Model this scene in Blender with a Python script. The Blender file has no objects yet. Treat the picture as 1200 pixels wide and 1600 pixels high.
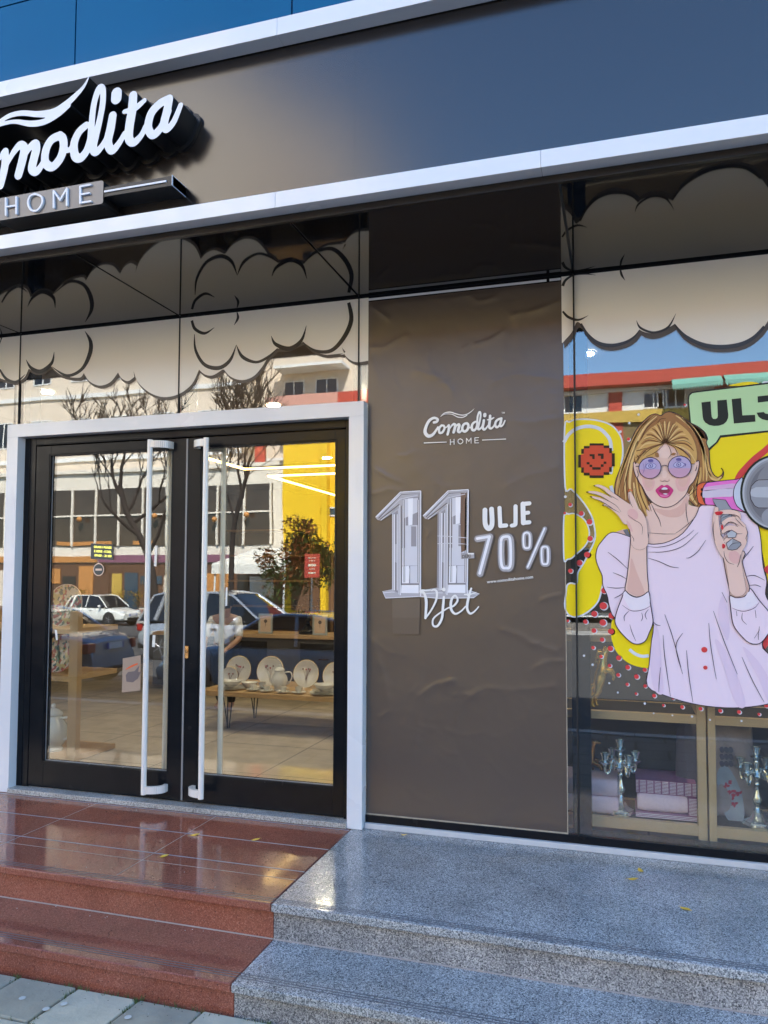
import bpy, math, random
import numpy as np
from mathutils import Vector, Matrix
from mathutils.geometry import tessellate_polygon
rad = math.radians
random.seed(7); np.random.seed(7)
SC = bpy.context.scene
COL = SC.collection

# ------------------------------------------------------------------ camera
F_PX, YAW, PITCH, ROLL = 1198.8857, 17.1368, 2.9311, 0.1971
CAM = Vector((-0.1261, -3.8595, 1.30)); PX, PY = -1.7343, 39.5477
_y, _p, _r = rad(YAW), rad(PITCH), rad(ROLL)
FWD = Vector((-math.sin(_y)*math.cos(_p), math.cos(_y)*math.cos(_p), math.sin(_p)))
_rt = Vector((math.cos(_y), math.sin(_y), 0)); _up = _rt.cross(FWD)
RT = _rt*math.cos(_r) + _up*math.sin(_r); UP = -_rt*math.sin(_r) + _up*math.cos(_r)
cam = bpy.data.cameras.new('camera'); camo = bpy.data.objects.new('camera', cam); COL.objects.link(camo)
camo.matrix_world = Matrix(((RT.x, UP.x, -FWD.x, CAM.x), (RT.y, UP.y, -FWD.y, CAM.y), (RT.z, UP.z, -FWD.z, CAM.z), (0, 0, 0, 1)))
cam.sensor_fit = 'VERTICAL'; cam.sensor_height = 36; cam.lens = F_PX/1600*36
cam.shift_x = -PX/1600; cam.shift_y = PY/1600
cam.clip_start = 0.05; cam.clip_end = 2000
SC.camera = camo
SC.render.resolution_x = 768; SC.render.resolution_y = 1024

# ------------------------------------------------------------------ light
SUN_EL, SUN_AZ = 47, 24          # sun stands behind the shop (towards +y), a little to the right
w = bpy.data.worlds.new('World'); SC.world = w; w.use_nodes = True
nt = w.node_tree; nt.nodes.clear()
sky = nt.nodes.new('ShaderNodeTexSky'); sky.sky_type = 'NISHITA'; sky.sun_disc = False
sky.sun_elevation = rad(SUN_EL); sky.sun_rotation = rad(SUN_AZ)
sky.air_density = 1.0; sky.dust_density = 0.25; sky.ozone_density = 2.2
bg = nt.nodes.new('ShaderNodeBackground'); bg.inputs[1].default_value = 0.14
wo = nt.nodes.new('ShaderNodeOutputWorld')
hs = nt.nodes.new('ShaderNodeHueSaturation'); hs.inputs['Saturation'].default_value = 1.15
nt.links.new(sky.outputs[0], hs.inputs['Color']); nt.links.new(hs.outputs[0], bg.inputs[0]); nt.links.new(bg.outputs[0], wo.inputs[0])
sl = bpy.data.lights.new('sun', 'SUN'); sl.energy = 5.0; sl.angle = rad(0.5); sl.color = (1, .965, .91)
so = bpy.data.objects.new('sun', sl); COL.objects.link(so)
sd = Vector((math.sin(rad(SUN_AZ))*math.cos(rad(SUN_EL)), math.cos(rad(SUN_AZ))*math.cos(rad(SUN_EL)), math.sin(rad(SUN_EL))))
so.rotation_euler = sd.to_track_quat('Z', 'Y').to_euler()
SC.view_settings.view_transform = 'Standard'; SC.view_settings.look = 'None'
SC.view_settings.exposure = 2.4; SC.view_settings.gamma = 1

# ------------------------------------------------------------------ projection of traced points on real planes
def ray(u, v): return FWD + RT*((u-600-PX)/F_PX) - UP*((v-800-PY)/F_PX)
def G(u, v, Y=0.0):              # point of the vertical plane y=Y that the photo shows at (u, v)
    d = ray(u, v); return CAM + d*((Y-CAM.y)/d.y)
def Gz(u, v, Z):
    d = ray(u, v); return CAM + d*((Z-CAM.z)/d.z)
def M(u, v, D):                  # the same for something seen mirrored in the shop glass, D metres across
    p = G(u, v, D); return Vector((p.x, -D, p.z))
def zz(s, ox, oy, pts): return [(ox+p[0]/s, oy+p[1]/s) + ((p[2]/s,) if len(p) > 2 else ()) for p in pts]

# ------------------------------------------------------------------ materials
def srgb(r, g, b):
    f = lambda c: (c/255/12.92) if c/255 <= .04045 else ((c/255+.055)/1.055)**2.4
    return (f(r), f(g), f(b), 1)
MATS = {}
def mat(name, col, rough=.5, metal=0., var=0., vscale=8., bump=0., bscale=60., coat=0., ior=1.5, emit=0., rvar=0., spec=.5, alpha=1.):
    if name in MATS: return MATS[name]
    m = bpy.data.materials.new(name); m.use_nodes = True; n = m.node_tree.nodes; l = m.node_tree.links
    b = n['Principled BSDF']
    c = tuple(col[:3]) + (1,)
    b.inputs['Base Color'].default_value = c; b.inputs['Roughness'].default_value = rough
    b.inputs['Metallic'].default_value = metal; b.inputs['IOR'].default_value = ior
    b.inputs['Coat Weight'].default_value = coat; b.inputs['Coat Roughness'].default_value = .04
    b.inputs['Specular IOR Level'].default_value = spec
    if emit: b.inputs['Emission Color'].default_value = c; b.inputs['Emission Strength'].default_value = emit
    if alpha < 1: b.inputs['Alpha'].default_value = alpha
    tc = None
    if var or bump or rvar:
        tc = n.new('ShaderNodeTexCoord')
    if var:
        no = n.new('ShaderNodeTexNoise'); no.inputs['Scale'].default_value = vscale; no.inputs['Detail'].default_value = 6
        l.new(tc.outputs['Object'], no.inputs['Vector'])
        mx = n.new('ShaderNodeMix'); mx.data_type = 'RGBA'
        mx.inputs[6].default_value = tuple(max(0, x*(1-var)) for x in c[:3])+(1,)
        mx.inputs[7].default_value = tuple(min(1, x*(1+var)) for x in c[:3])+(1,)
        l.new(no.outputs['Fac'], mx.inputs[0]); l.new(mx.outputs[2], b.inputs['Base Color'])
    if rvar:
        n2 = n.new('ShaderNodeTexNoise'); n2.inputs['Scale'].default_value = vscale*.6; n2.inputs['Detail'].default_value = 4
        l.new(tc.outputs['Object'], n2.inputs['Vector'])
        mr = n.new('ShaderNodeMapRange'); mr.inputs[1].default_value = .3; mr.inputs[2].default_value = .7
        mr.inputs[3].default_value = max(0, rough-rvar); mr.inputs[4].default_value = rough+rvar
        l.new(n2.outputs['Fac'], mr.inputs[0]); l.new(mr.outputs[0], b.inputs['Roughness'])
    if bump:
        n3 = n.new('ShaderNodeTexNoise'); n3.inputs['Scale'].default_value = bscale; n3.inputs['Detail'].default_value = 3
        l.new(tc.outputs['Object'], n3.inputs['Vector'])
        bp = n.new('ShaderNodeBump'); bp.inputs['Strength'].default_value = 1; bp.inputs['Distance'].default_value = bump
        l.new(n3.outputs['Fac'], bp.inputs['Height']); l.new(bp.outputs[0], b.inputs['Normal'])
    MATS[name] = m
    return m

def glass_mat(name, base=.09, graz=.55, tint=(.93, .95, .93), rough=0.0, wave=.0004):
    m = bpy.data.materials.new(name); m.use_nodes = True; n = m.node_tree.nodes; l = m.node_tree.links; n.clear()
    out = n.new('ShaderNodeOutputMaterial'); mx = n.new('ShaderNodeMixShader')
    tr = n.new('ShaderNodeBsdfTransparent'); tr.inputs[0].default_value = tint+(1,)
    gl = n.new('ShaderNodeBsdfGlossy'); gl.inputs['Roughness'].default_value = rough
    lw = n.new('ShaderNodeLayerWeight'); lw.inputs[0].default_value = .5
    pw = n.new('ShaderNodeMath'); pw.operation = 'POWER'; pw.inputs[1].default_value = 4
    l.new(lw.outputs['Facing'], pw.inputs[0])
    ma = n.new('ShaderNodeMath'); ma.operation = 'MULTIPLY_ADD'; ma.inputs[1].default_value = graz; ma.inputs[2].default_value = base
    l.new(pw.outputs[0], ma.inputs[0]); l.new(ma.outputs[0], mx.inputs[0])
    tc = n.new('ShaderNodeTexCoord'); no = n.new('ShaderNodeTexNoise'); no.inputs['Scale'].default_value = 2.2; no.inputs['Detail'].default_value = 1
    l.new(tc.outputs['Object'], no.inputs['Vector'])
    bp = n.new('ShaderNodeBump'); bp.inputs['Strength'].default_value = 1; bp.inputs['Distance'].default_value = wave
    l.new(no.outputs['Fac'], bp.inputs['Height']); l.new(bp.outputs[0], gl.inputs['Normal'])
    l.new(tr.outputs[0], mx.inputs[1]); l.new(gl.outputs[0], mx.inputs[2]); l.new(mx.outputs[0], out.inputs[0])
    MATS[name] = m
    return m

def granite(name, cols, scale=230, rough=.12, blotch=.18, bump=.0):
    m = bpy.data.materials.new(name); m.use_nodes = True; n = m.node_tree.nodes; l = m.node_tree.links
    b = n['Principled BSDF']; tc = n.new('ShaderNodeTexCoord')
    nd = n.new('ShaderNodeTexNoise'); nd.inputs['Scale'].default_value = scale*1.6; nd.inputs['Detail'].default_value = 2
    l.new(tc.outputs['Object'], nd.inputs['Vector'])
    mxv = n.new('ShaderNodeVectorMath'); mxv.operation = 'MULTIPLY_ADD'
    mxv.inputs[1].default_value = (.006, .006, .006)
    l.new(nd.outputs['Color'], mxv.inputs[0]); l.new(tc.outputs['Object'], mxv.inputs[2])
    vo = n.new('ShaderNodeTexVoronoi'); vo.inputs['Scale'].default_value = scale
    l.new(mxv.outputs[0], vo.inputs['Vector'])
    sp = n.new('ShaderNodeSeparateColor'); l.new(vo.outputs['Color'], sp.inputs[0])
    cr = n.new('ShaderNodeValToRGB'); cr.color_ramp.interpolation = 'CONSTANT'
    e = cr.color_ramp.elements
    pos = 0
    for i, (wgt, c) in enumerate(cols):
        if i < 2: el = e[i]; el.position = pos
        else: el = e.new(pos)
        el.color = tuple(c)+(1,); pos += wgt
    l.new(sp.outputs[0], cr.inputs[0])
    n2 = n.new('ShaderNodeTexNoise'); n2.inputs['Scale'].default_value = 3.3; n2.inputs['Detail'].default_value = 5; n2.inputs['Roughness'].default_value = .65
    l.new(tc.outputs['Object'], n2.inputs['Vector'])
    mr = n.new('ShaderNodeMapRange'); mr.inputs[1].default_value = .3; mr.inputs[2].default_value = .7
    mr.inputs[3].default_value = 1-blotch; mr.inputs[4].default_value = 1+blotch
    l.new(n2.outputs['Fac'], mr.inputs[0])
    vm = n.new('ShaderNodeVectorMath'); vm.operation = 'SCALE'
    l.new(cr.outputs[0], vm.inputs[0]); l.new(mr.outputs[0], vm.inputs['Scale']); l.new(vm.outputs[0], b.inputs['Base Color'])
    m2 = n.new('ShaderNodeMapRange'); m2.inputs[1].default_value = .3; m2.inputs[2].default_value = .7
    m2.inputs[3].default_value = rough*.7; m2.inputs[4].default_value = rough*1.6
    l.new(n2.outputs['Fac'], m2.inputs[0]); l.new(m2.outputs[0], b.inputs['Roughness'])
    if bump:
        bp = n.new('ShaderNodeBump'); bp.inputs['Strength'].default_value = 1; bp.inputs['Distance'].default_value = bump
        l.new(sp.outputs[1], bp.inputs['Height']); l.new(bp.outputs[0], b.inputs['Normal'])
    MATS[name] = m
    return m

# ------------------------------------------------------------------ object helpers
def tag(o, label=None, cat=None, group=None, kind=None):
    if label: o['label'] = label
    if cat: o['category'] = cat
    if group: o['group'] = group
    if kind: o['kind'] = kind
    return o
def thing(name, loc, label, cat, group=None, rz=0):
    o = bpy.data.objects.new(name, None); COL.objects.link(o); o.location = loc; o.rotation_euler = (0, 0, rz)
    o.empty_display_size = .1
    return tag(o, label, cat, group)
def wloc(o):
    l = Vector((0, 0, 0))
    while o is not None: l = l + Vector(o.location); o = o.parent
    return l
def children(o): return [c for c in COL.objects if c.parent == o]
def copy_tree(o, parent=None):
    kids = children(o)
    c = o.copy(); COL.objects.link(c)
    if parent is not None: c.parent = parent
    for k in kids: copy_tree(k, c)
    return c

def smooth_pts(pts, n=6, closed=True):
    """Catmull-Rom through the points; every column is interpolated"""
    P = [np.array(p, float) for p in pts]; N = len(P); out = []
    rng = N if closed else N-1
    for i in range(rng):
        if closed: a, b, c, d = P[(i-1) % N], P[i], P[(i+1) % N], P[(i+2) % N]
        else: a, b, c, d = P[max(i-1, 0)], P[i], P[i+1], P[min(i+2, N-1)]
        for k in range(n):
            t = k/n
            out.append(.5*((2*b)+(-a+c)*t+(2*a-5*b+4*c-d)*t*t+(-a+3*b-3*c+d)*t**3))
    if not closed: out.append(P[-1])
    return [tuple(p) for p in out]

def pip(p, poly):
    x, y = p; c = False; n = len(poly)
    for i in range(n):
        x1, y1 = poly[i][:2]; x2, y2 = poly[i-1][:2]
        if (y1 > y) != (y2 > y) and x < (x2-x1)*(y-y1)/(y2-y1)+x1: c = not c
    return c
def area(p):
    return .5*sum(p[i-1][0]*p[i][1]-p[i][0]*p[i-1][1] for i in range(len(p)))

def contour(strokes, cell, grow=0., res=6):
    """outline loops of the union of round tapered strokes [(x, z, width), ...]"""
    segs = []
    for s in strokes:
        s = list(s)
        if len(s) == 1: s = [s[0], s[0]]
        if len(s) > 2: s = smooth_pts(s, res, False)
        for a, b in zip(s[:-1], s[1:]): segs.append((a, b))
    xs = [p[0] for s in segs for p in s]; ys = [p[1] for s in segs for p in s]; mw = max(p[2] for s in segs for p in s)/2+grow+2*cell
    x0, x1, y0, y1 = min(xs)-mw, max(xs)+mw, min(ys)-mw, max(ys)+mw
    nx, ny = int((x1-x0)/cell)+2, int((y1-y0)/cell)+2
    X = x0+np.arange(nx)*cell; Y = y0+np.arange(ny)*cell
    D = np.full((nx, ny), 1e9)
    for a, b in segs:
        m = max(a[2], b[2])/2+grow+3*cell
        i0 = max(0, int((min(a[0], b[0])-m-x0)/cell)); i1 = min(nx, int((max(a[0], b[0])+m-x0)/cell)+2)
        j0 = max(0, int((min(a[1], b[1])-m-y0)/cell)); j1 = min(ny, int((max(a[1], b[1])+m-y0)/cell)+2)
        gx, gy = np.meshgrid(X[i0:i1], Y[j0:j1], indexing='ij')
        dx, dy = b[0]-a[0], b[1]-a[1]; L = dx*dx+dy*dy+1e-14
        t = np.clip(((gx-a[0])*dx+(gy-a[1])*dy)/L, 0, 1)
        d = np.hypot(gx-a[0]-t*dx, gy-a[1]-t*dy)-(a[2]+(b[2]-a[2])*t)/2-grow
        D[i0:i1, j0:j1] = np.minimum(D[i0:i1, j0:j1], d)
    D = np.where(np.abs(D) < 1e-9, 1e-9, D)
    ins = D < 0; nxt = {}; pos = {}
    def cut(i, j, k, l):
        key = (min((i, j), (k, l)), max((i, j), (k, l)))
        if key not in pos:
            t = D[i, j]/(D[i, j]-D[k, l]); pos[key] = (X[i]+(X[k]-X[i])*t, Y[j]+(Y[l]-Y[j])*t)
        return key
    mixed = np.argwhere((ins[:-1, :-1].astype(int)+ins[1:, :-1]+ins[:-1, 1:]+ins[1:, 1:]) % 4 != 0)
    for i, j in mixed:
        i = int(i); j = int(j)
        c = [(i, j), (i+1, j), (i+1, j+1), (i, j+1)]; s = [ins[a] for a in c]
        E = []
        for k in range(4):
            if s[k] != s[(k+1) % 4]: E.append((k, s[k]))
        # walking ccw round the cell: an edge leaving the inside starts a segment
        outs = [k for k, q in E if q]; inn = [k for k, q in E if not q]
        for k in outs:
            k2 = min(inn, key=lambda q: (q-k) % 4)
            a = cut(*c[k], *c[(k+1) % 4]); b = cut(*c[k2], *c[(k2+1) % 4])
            nxt[a] = b
    loops = []; seen = set()
    for st in list(nxt):
        if st in seen: continue
        lp = []; k = st
        while k in nxt and k not in seen:
            seen.add(k); lp.append(pos[k]); k = nxt[k]
        if len(lp) > 3:
            q = [lp[0]]
            for p in lp[1:]:
                if math.hypot(p[0]-q[-1][0], p[1]-q[-1][1]) > cell*.35: q.append(p)
            if len(q) > 3: loops.append(q)
    return loops

def group_loops(loops):
    A = sorted([(abs(area(l)), l) for l in loops], key=lambda t: -t[0]); res = []
    for a, l in A:
        depth = 0; host = None
        for i, (oa, o, hs) in enumerate(res):
            if pip(l[0], o) and not any(pip(l[0], h) for h in hs): depth += 1; host = i
        if host is None: res.append((a, l, []))
        else: res[host][2].append(l)
    return [(o, h) for _, o, h in res]

class MB:
    def __init__(s): s.v = []; s.f = []; s.m = []; s.mi = 0
    def add(s, vs, fs, mi=None):
        o = len(s.v); s.v += [tuple(p) for p in vs]; s.f += [tuple(o+i for i in f) for f in fs]; s.m += [s.mi if mi is None else mi]*len(fs); return s
    def box(s, x0, x1, y0, y1, z0, z1, mi=None):
        x0, x1 = min(x0, x1), max(x0, x1); y0, y1 = min(y0, y1), max(y0, y1); z0, z1 = min(z0, z1), max(z0, z1)
        return s.add([(x0,y0,z0),(x1,y0,z0),(x1,y1,z0),(x0,y1,z0),(x0,y0,z1),(x1,y0,z1),(x1,y1,z1),(x0,y1,z1)],
                     [(0,3,2,1),(4,5,6,7),(0,1,5,4),(1,2,6,5),(2,3,7,6),(3,0,4,7)], mi)
    def flat(s, pts, y, mi=None, holes=(), flip=False):
        """filled outline [(x, z)] on the plane y, facing -y"""
        lp = [[Vector((p[0], p[1], 0)) for p in l] for l in [pts]+list(holes)]
        allp = [(p[0], y, p[1]) for l in [pts]+list(holes) for p in l]
        fs = []
        for t in tessellate_polygon(lp):
            a, b, c = [allp[i] for i in t]
            nrm = (b[0]-a[0])*(c[2]-a[2])-(b[2]-a[2])*(c[0]-a[0])
            if abs(nrm) < 1e-13: continue
            fs.append(tuple(t) if nrm > 0 else tuple(reversed(t)))
        return s.add(allp, fs, mi)
    def slab(s, loops, yf, yb, mi=0, side=1):
        """loops on (x, z) extruded from the front yf to the back yb"""
        for o, hs in group_loops(loops):
            s.flat(o, yf, mi, hs)
            for l in [o]+hs:
                n = len(l); vs = [(p[0], yf, p[1]) for p in l]+[(p[0], yb, p[1]) for p in l]
                s.add(vs, [(i, (i+1) % n, n+(i+1) % n, n+i) if area(l) < 0 else ((i+1) % n, i, n+i, n+(i+1) % n) for i in range(n)], side)
        return s
    def ribbon(s, pts, y, mi=None, closed=False, sm=True):
        """flat line [(x, z, width)] on the plane y"""
        if sm and len(pts) > 2: pts = smooth_pts(pts, 6, closed)
        n = len(pts); vs = []
        for i, p in enumerate(pts):
            a = pts[(i-1) % n] if closed else pts[max(i-1, 0)]; b = pts[(i+1) % n] if closed else pts[min(i+1, n-1)]
            dx, dz = b[0]-a[0], b[1]-a[1]; L = math.hypot(dx, dz)+1e-12; h = p[2]/2
            vs += [(p[0]-dz/L*h, y, p[1]+dx/L*h), (p[0]+dz/L*h, y, p[1]-dx/L*h)]
        fs = [(2*i, 2*i+1, 2*i+3, 2*i+2) for i in range(n-1)]
        if closed: fs.append((2*n-2, 2*n-1, 1, 0))
        return s.add(vs, fs, mi)
    def disc(s, x, z, r, y, mi=None, n=24, rz=None):
        rz = rz or r
        return s.add([(x+r*math.cos(2*math.pi*i/n), y, z+rz*math.sin(2*math.pi*i/n)) for i in range(n)], [tuple(range(n))], mi)
    def lathe(s, prof, c=(0, 0, 0), n=24, mi=None, axis='z', ring=False):
        """profile [(r, h)] revolved"""
        o = len(s.v); vs = []
        if ring: prof = list(prof)+[prof[0]]
        for r, h in prof:
            for i in range(n):
                a = 2*math.pi*i/n
                if axis == 'z': vs.append((c[0]+r*math.cos(a), c[1]+r*math.sin(a), c[2]+h))
                elif axis == 'y': vs.append((c[0]+r*math.cos(a), c[1]+h, c[2]-r*math.sin(a)))
                else: vs.append((c[0]+h, c[1]+r*math.cos(a), c[2]+r*math.sin(a)))
        fs = [(k*n+i, k*n+(i+1) % n, (k+1)*n+(i+1) % n, (k+1)*n+i) for k in range(len(prof)-1) for i in range(n)]
        if ring: return s.add(vs, fs, mi)
        if prof[0][0] > 1e-5: fs.append(tuple(reversed(range(n))))
        if prof[-1][0] > 1e-5: fs.append(tuple(range((len(prof)-1)*n, len(prof)*n)))
        return s.add(vs, fs, mi)
    def tube(s, path, r, n=10, mi=None, caps=True):
        P = [Vector(p) for p in path]; R = r if isinstance(r, (list, tuple)) else [r]*len(P); vs = []
        d0 = (P[1]-P[0]).normalized(); u = d0.orthogonal().normalized()
        for i, p in enumerate(P):
            d = (P[min(i+1, len(P)-1)]-P[max(i-1, 0)]).normalized()
            u = (u-d*u.dot(d)).normalized(); w_ = d.cross(u)
            for k in range(n):
                a = 2*math.pi*k/n; vs.append(p+(u*math.cos(a)+w_*math.sin(a))*R[i])
        fs = [(i*n+k, i*n+(k+1) % n, (i+1)*n+(k+1) % n, (i+1)*n+k) for i in range(len(P)-1) for k in range(n)]
        if caps: fs += [tuple(reversed(range(n))), tuple(range((len(P)-1)*n, len(P)*n))]
        return s.add(vs, fs, mi)
    def ball(s, c, r, mi=None, n=14, sq=(1, 1, 1)):
        prof = [(max(1e-6, r*math.sin(math.pi*i/8)), -r*math.cos(math.pi*i/8)) for i in range(9)]
        o = len(s.v); s.lathe(prof, (0, 0, 0), n, mi)
        for i in range(o, len(s.v)): p = s.v[i]; s.v[i] = (c[0]+p[0]*sq[0], c[1]+p[1]*sq[1], c[2]+p[2]*sq[2])
        return s
    def build(s, name, mats, parent=None, bevel=0, smooth=False, seg=2, sub=0, label=None):
        if not isinstance(mats, (list, tuple)): mats = [mats]
        L = wloc(parent)
        me = bpy.data.meshes.new(name); me.from_pydata([(p[0]-L.x, p[1]-L.y, p[2]-L.z) for p in s.v], [], s.f)
        for m_ in mats: me.materials.append(MATS[m_] if isinstance(m_, str) else m_)
        me.polygons.foreach_set('material_index', [min(i, len(mats)-1) for i in s.m])
        if smooth:
            me.polygons.foreach_set('use_smooth', [True]*len(me.polygons))
            me.set_sharp_from_angle(angle=rad(42))
        me.update()
        o = bpy.data.objects.new(name, me); COL.objects.link(o)
        if parent is not None: o.parent = parent
        if bevel:
            b = o.modifiers.new('bevel', 'BEVEL'); b.width = bevel; b.segments = seg; b.limit_method = 'ANGLE'; b.angle_limit = rad(50)
        if sub:
            b = o.modifiers.new('sub', 'SUBSURF'); b.levels = sub; b.render_levels = sub
        if label: o['label'] = label
        return o

def skin(name, joints, edges, m_, parent=None, sub=2, root=0, mats2=None):
    """one smooth surface grown on a skeleton; joints [(x, y, z, r)]"""
    L = wloc(parent)
    me = bpy.data.meshes.new(name); me.from_pydata([(j[0]-L.x, j[1]-L.y, j[2]-L.z) for j in joints], edges, [])
    o = bpy.data.objects.new(name, me); COL.objects.link(o)
    sk = o.modifiers.new('skin', 'SKIN'); sk.use_smooth_shade = True
    sv = me.skin_vertices[0].data if me.skin_vertices else None
    if sv is None:
        bpy.context.view_layer.objects.active = o; o.modifiers.remove(sk); sk = o.modifiers.new('skin', 'SKIN'); sk.use_smooth_shade = True
        sv = me.skin_vertices[0].data
    for i, j in enumerate(joints):
        r = j[3]; sv[i].radius = (r, r) if not isinstance(r, tuple) else r; sv[i].use_root = (i == root)
    sb = o.modifiers.new('sub', 'SUBSURF'); sb.levels = sub; sb.render_levels = sub
    me.materials.append(MATS[m_] if isinstance(m_, str) else m_)
    if parent is not None: o.parent = parent
    return o

def text_mesh(mb, txt, p0, p1, h, y, mi=0, bold=0., depth=0.):
    """text from p0 to p1 (x, z of the baseline ends), cap height h, on plane y"""
    cu = bpy.data.curves.new('t', 'FONT'); cu.body = txt; cu.size = 1; cu.offset = bold
    ob = bpy.data.objects.new('t', cu); COL.objects.link(ob)
    dg = bpy.context.evaluated_depsgraph_get(); me = bpy.data.meshes.new_from_object(ob.evaluated_get(dg))
    xs = [v.co.x for v in me.vertices]; ys = [v.co.y for v in me.vertices]
    x0, x1, y0, y1 = min(xs), max(xs), 0, .70
    dx, dz = p1[0]-p0[0], p1[1]-p0[1]; L = math.hypot(dx, dz); ex, ez = dx/L, dz/L
    vs = []
    for v in me.vertices:
        a = (v.co.x-x0)/(x1-x0)*L; b = (v.co.y)/.70*h
        vs.append((p0[0]+ex*a-ez*b, y, p0[1]+ez*a+ex*b))
    fs = []
    for p in me.polygons:
        i = list(p.vertices); a, b, c = vs[i[0]], vs[i[1]], vs[i[2]]
        nrm = (b[0]-a[0])*(c[2]-a[2])-(b[2]-a[2])*(c[0]-a[0]); fs.append(i if nrm > 0 else i[::-1])
    mb.add(vs, fs, mi)
    bpy.data.objects.remove(ob); bpy.data.meshes.remove(me); bpy.data.curves.remove(cu)

# ------------------------------------------------------------------ material library
mat('white_trim', (.72, .725, .735), .22, var=.03, vscale=3, rvar=.08, coat=.3)
mat('black_alu', (.008, .009, .011), .2, spec=.16, var=.25, vscale=14, rvar=.08)
mat('bronze_alu', (.03, .024, .018), .2, metal=.3, var=.2, vscale=9)
mat('black_gloss', (.006, .0065, .008), .035, ior=1.62, var=.3, vscale=5, bump=.0002, bscale=3)
mat('rubber', (.01, .01, .01), .6)
mat('grey_seal', (.25, .25, .25), .5)
mat('handle_white', (.82, .77, .70), .25, coat=.4, var=.03)
mat('brass', (.75, .42, .16), .25, metal=1)
mat('fascia_brown', (.010, .007, .0055), .21, metal=.0, ior=1.8, coat=0, var=.06, vscale=2, bump=.0006, bscale=1.5)
mat('blue_glass', (.001, .085, .19), .05, ior=1.45, metal=0, var=.12, vscale=1.2, bump=.0008, bscale=1.2)
mat('joint_grey', (.10, .11, .12), .5)
mat('letter_white', (.68, .70, .74), .3, coat=.2)
mat('letter_black', (.008, .008, .009), .35)
mat('plaque_grey', (.17, .165, .165), .35, metal=.4, var=.06)
mat('interior_wall', (.18, .15, .125), .8, var=.12, vscale=3)
mat('interior_dark', (.07, .06, .055), .8, var=.2, vscale=3)
mat('interior_ceiling', (.24, .21, .185), .8)
mat('wood', (.52, .33, .16), .45, var=.16, vscale=6, bump=.0004, bscale=40)
mat('wood_pale', (.62, .43, .23), .45, var=.12, vscale=7)
mat('led', (1, .62, .20), emit=2.4)
mat('lamp', (1, .86, .62), emit=150)
mat('sill_white', (.55, .55, .55), .4, var=.1, vscale=20)
granite('granite_red', [(.28, (.26, .085, .052)), (.30, (.31, .105, .066)), (.25, (.22, .068, .042)), (.14, (.38, .15, .10)), (.03, (.09, .035, .03))], 300, .07, .16)
granite('granite_grey', [(.24, (.40, .40, .375)), (.26, (.30, .305, .30)), (.22, (.155, .158, .16)), (.18, (.58, .575, .54)), (.10, (.055, .06, .065))], 290, .15, .26, .0001)
granite('granite_grey_rough', [(.24, (.38, .365, .35)), (.26, (.25, .24, .235)), (.22, (.13, .125, .125)), (.18, (.52, .50, .46)), (.10, (.05, .05, .05))], 270, .5, .3, .0005)
granite('granite_sill', [(.3, (.42, .40, .36)), (.3, (.30, .285, .26)), (.25, (.5, .48, .44)), (.15, (.2, .19, .17))], 200, .35, .2)
mat('groove', (.085, .085, .095), .45); mat('inlay', (.26, .26, .30), .35)
mat('grout', (.42, .36, .32), .7, var=.25, vscale=30)
mat('slab', (.36, .315, .225), .85, var=.28, vscale=9, bump=.003, bscale=55)
mat('slab_pale', (.53, .465, .33), .85, var=.25, vscale=11, bump=.003, bscale=60)
mat('moss', (.075, .11, .03), .9, var=.4, vscale=30)
mat('dirt', (.07, .06, .045), .95, var=.4, vscale=25)
mat('asphalt', (.055, .055, .056), .9, var=.2, vscale=4, bump=.004, bscale=120)
mat('road_paint', (.7, .7, .68), .7, var=.1)
mat('kerb', (.36, .35, .33), .8, var=.15, vscale=5)
mat('leaf_yellow', (.85, .52, .05), .5, var=.2, vscale=60)
glass_mat('shop_glass', .115, .5)

# ------------------------------------------------------------------ ground, road, pavements
def brick_ground(name, c1, c2, mortar, w_, h_, msize=.012, offset=.5):
    m = bpy.data.materials.new(name); m.use_nodes = True; n = m.node_tree.nodes; l = m.node_tree.links; b = n['Principled BSDF']
    tc = n.new('ShaderNodeTexCoord'); br = n.new('ShaderNodeTexBrick'); br.offset = offset
    br.inputs['Color1'].default_value = c1+(1,); br.inputs['Color2'].default_value = c2+(1,); br.inputs['Mortar'].default_value = mortar+(1,)
    br.inputs['Scale'].default_value = 1; br.inputs['Mortar Size'].default_value = msize; br.inputs['Brick Width'].default_value = w_; br.inputs['Row Height'].default_value = h_
    l.new(tc.outputs['Object'], br.inputs['Vector'])
    no = n.new('ShaderNodeTexNoise'); no.inputs['Scale'].default_value = 6; no.inputs['Detail'].default_value = 8; l.new(tc.outputs['Object'], no.inputs['Vector'])
    mr = n.new('ShaderNodeMapRange'); mr.inputs[3].default_value = .65; mr.inputs[4].default_value = 1.35; l.new(no.outputs['Fac'], mr.inputs[0])
    vm = n.new('ShaderNodeVectorMath'); vm.operation = 'SCALE'; l.new(br.outputs['Color'], vm.inputs[0]); l.new(mr.outputs[0], vm.inputs['Scale'])
    l.new(vm.outputs[0], b.inputs['Base Color']); b.inputs['Roughness'].default_value = .85
    bp = n.new('ShaderNodeBump'); bp.inputs['Distance'].default_value = .004; l.new(br.outputs['Fac'], bp.inputs['Height']); bp.invert = True; l.new(bp.outputs[0], b.inputs['Normal'])
    MATS[name] = m
brick_ground('paving', (.19, .17, .145), (.15, .14, .125), (.07, .06, .05), .54, .36, .014)
ZG, ZR = -.265, -.40
m = MB(); m.box(-300, 300, -400, 60, -1.8, -1.05); tag(m.build('ground', 'dirt'), kind='structure')
def ZRD(y): return -.36+.44*(y+4.35)/21.15        # the road falls away from the shop
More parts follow.
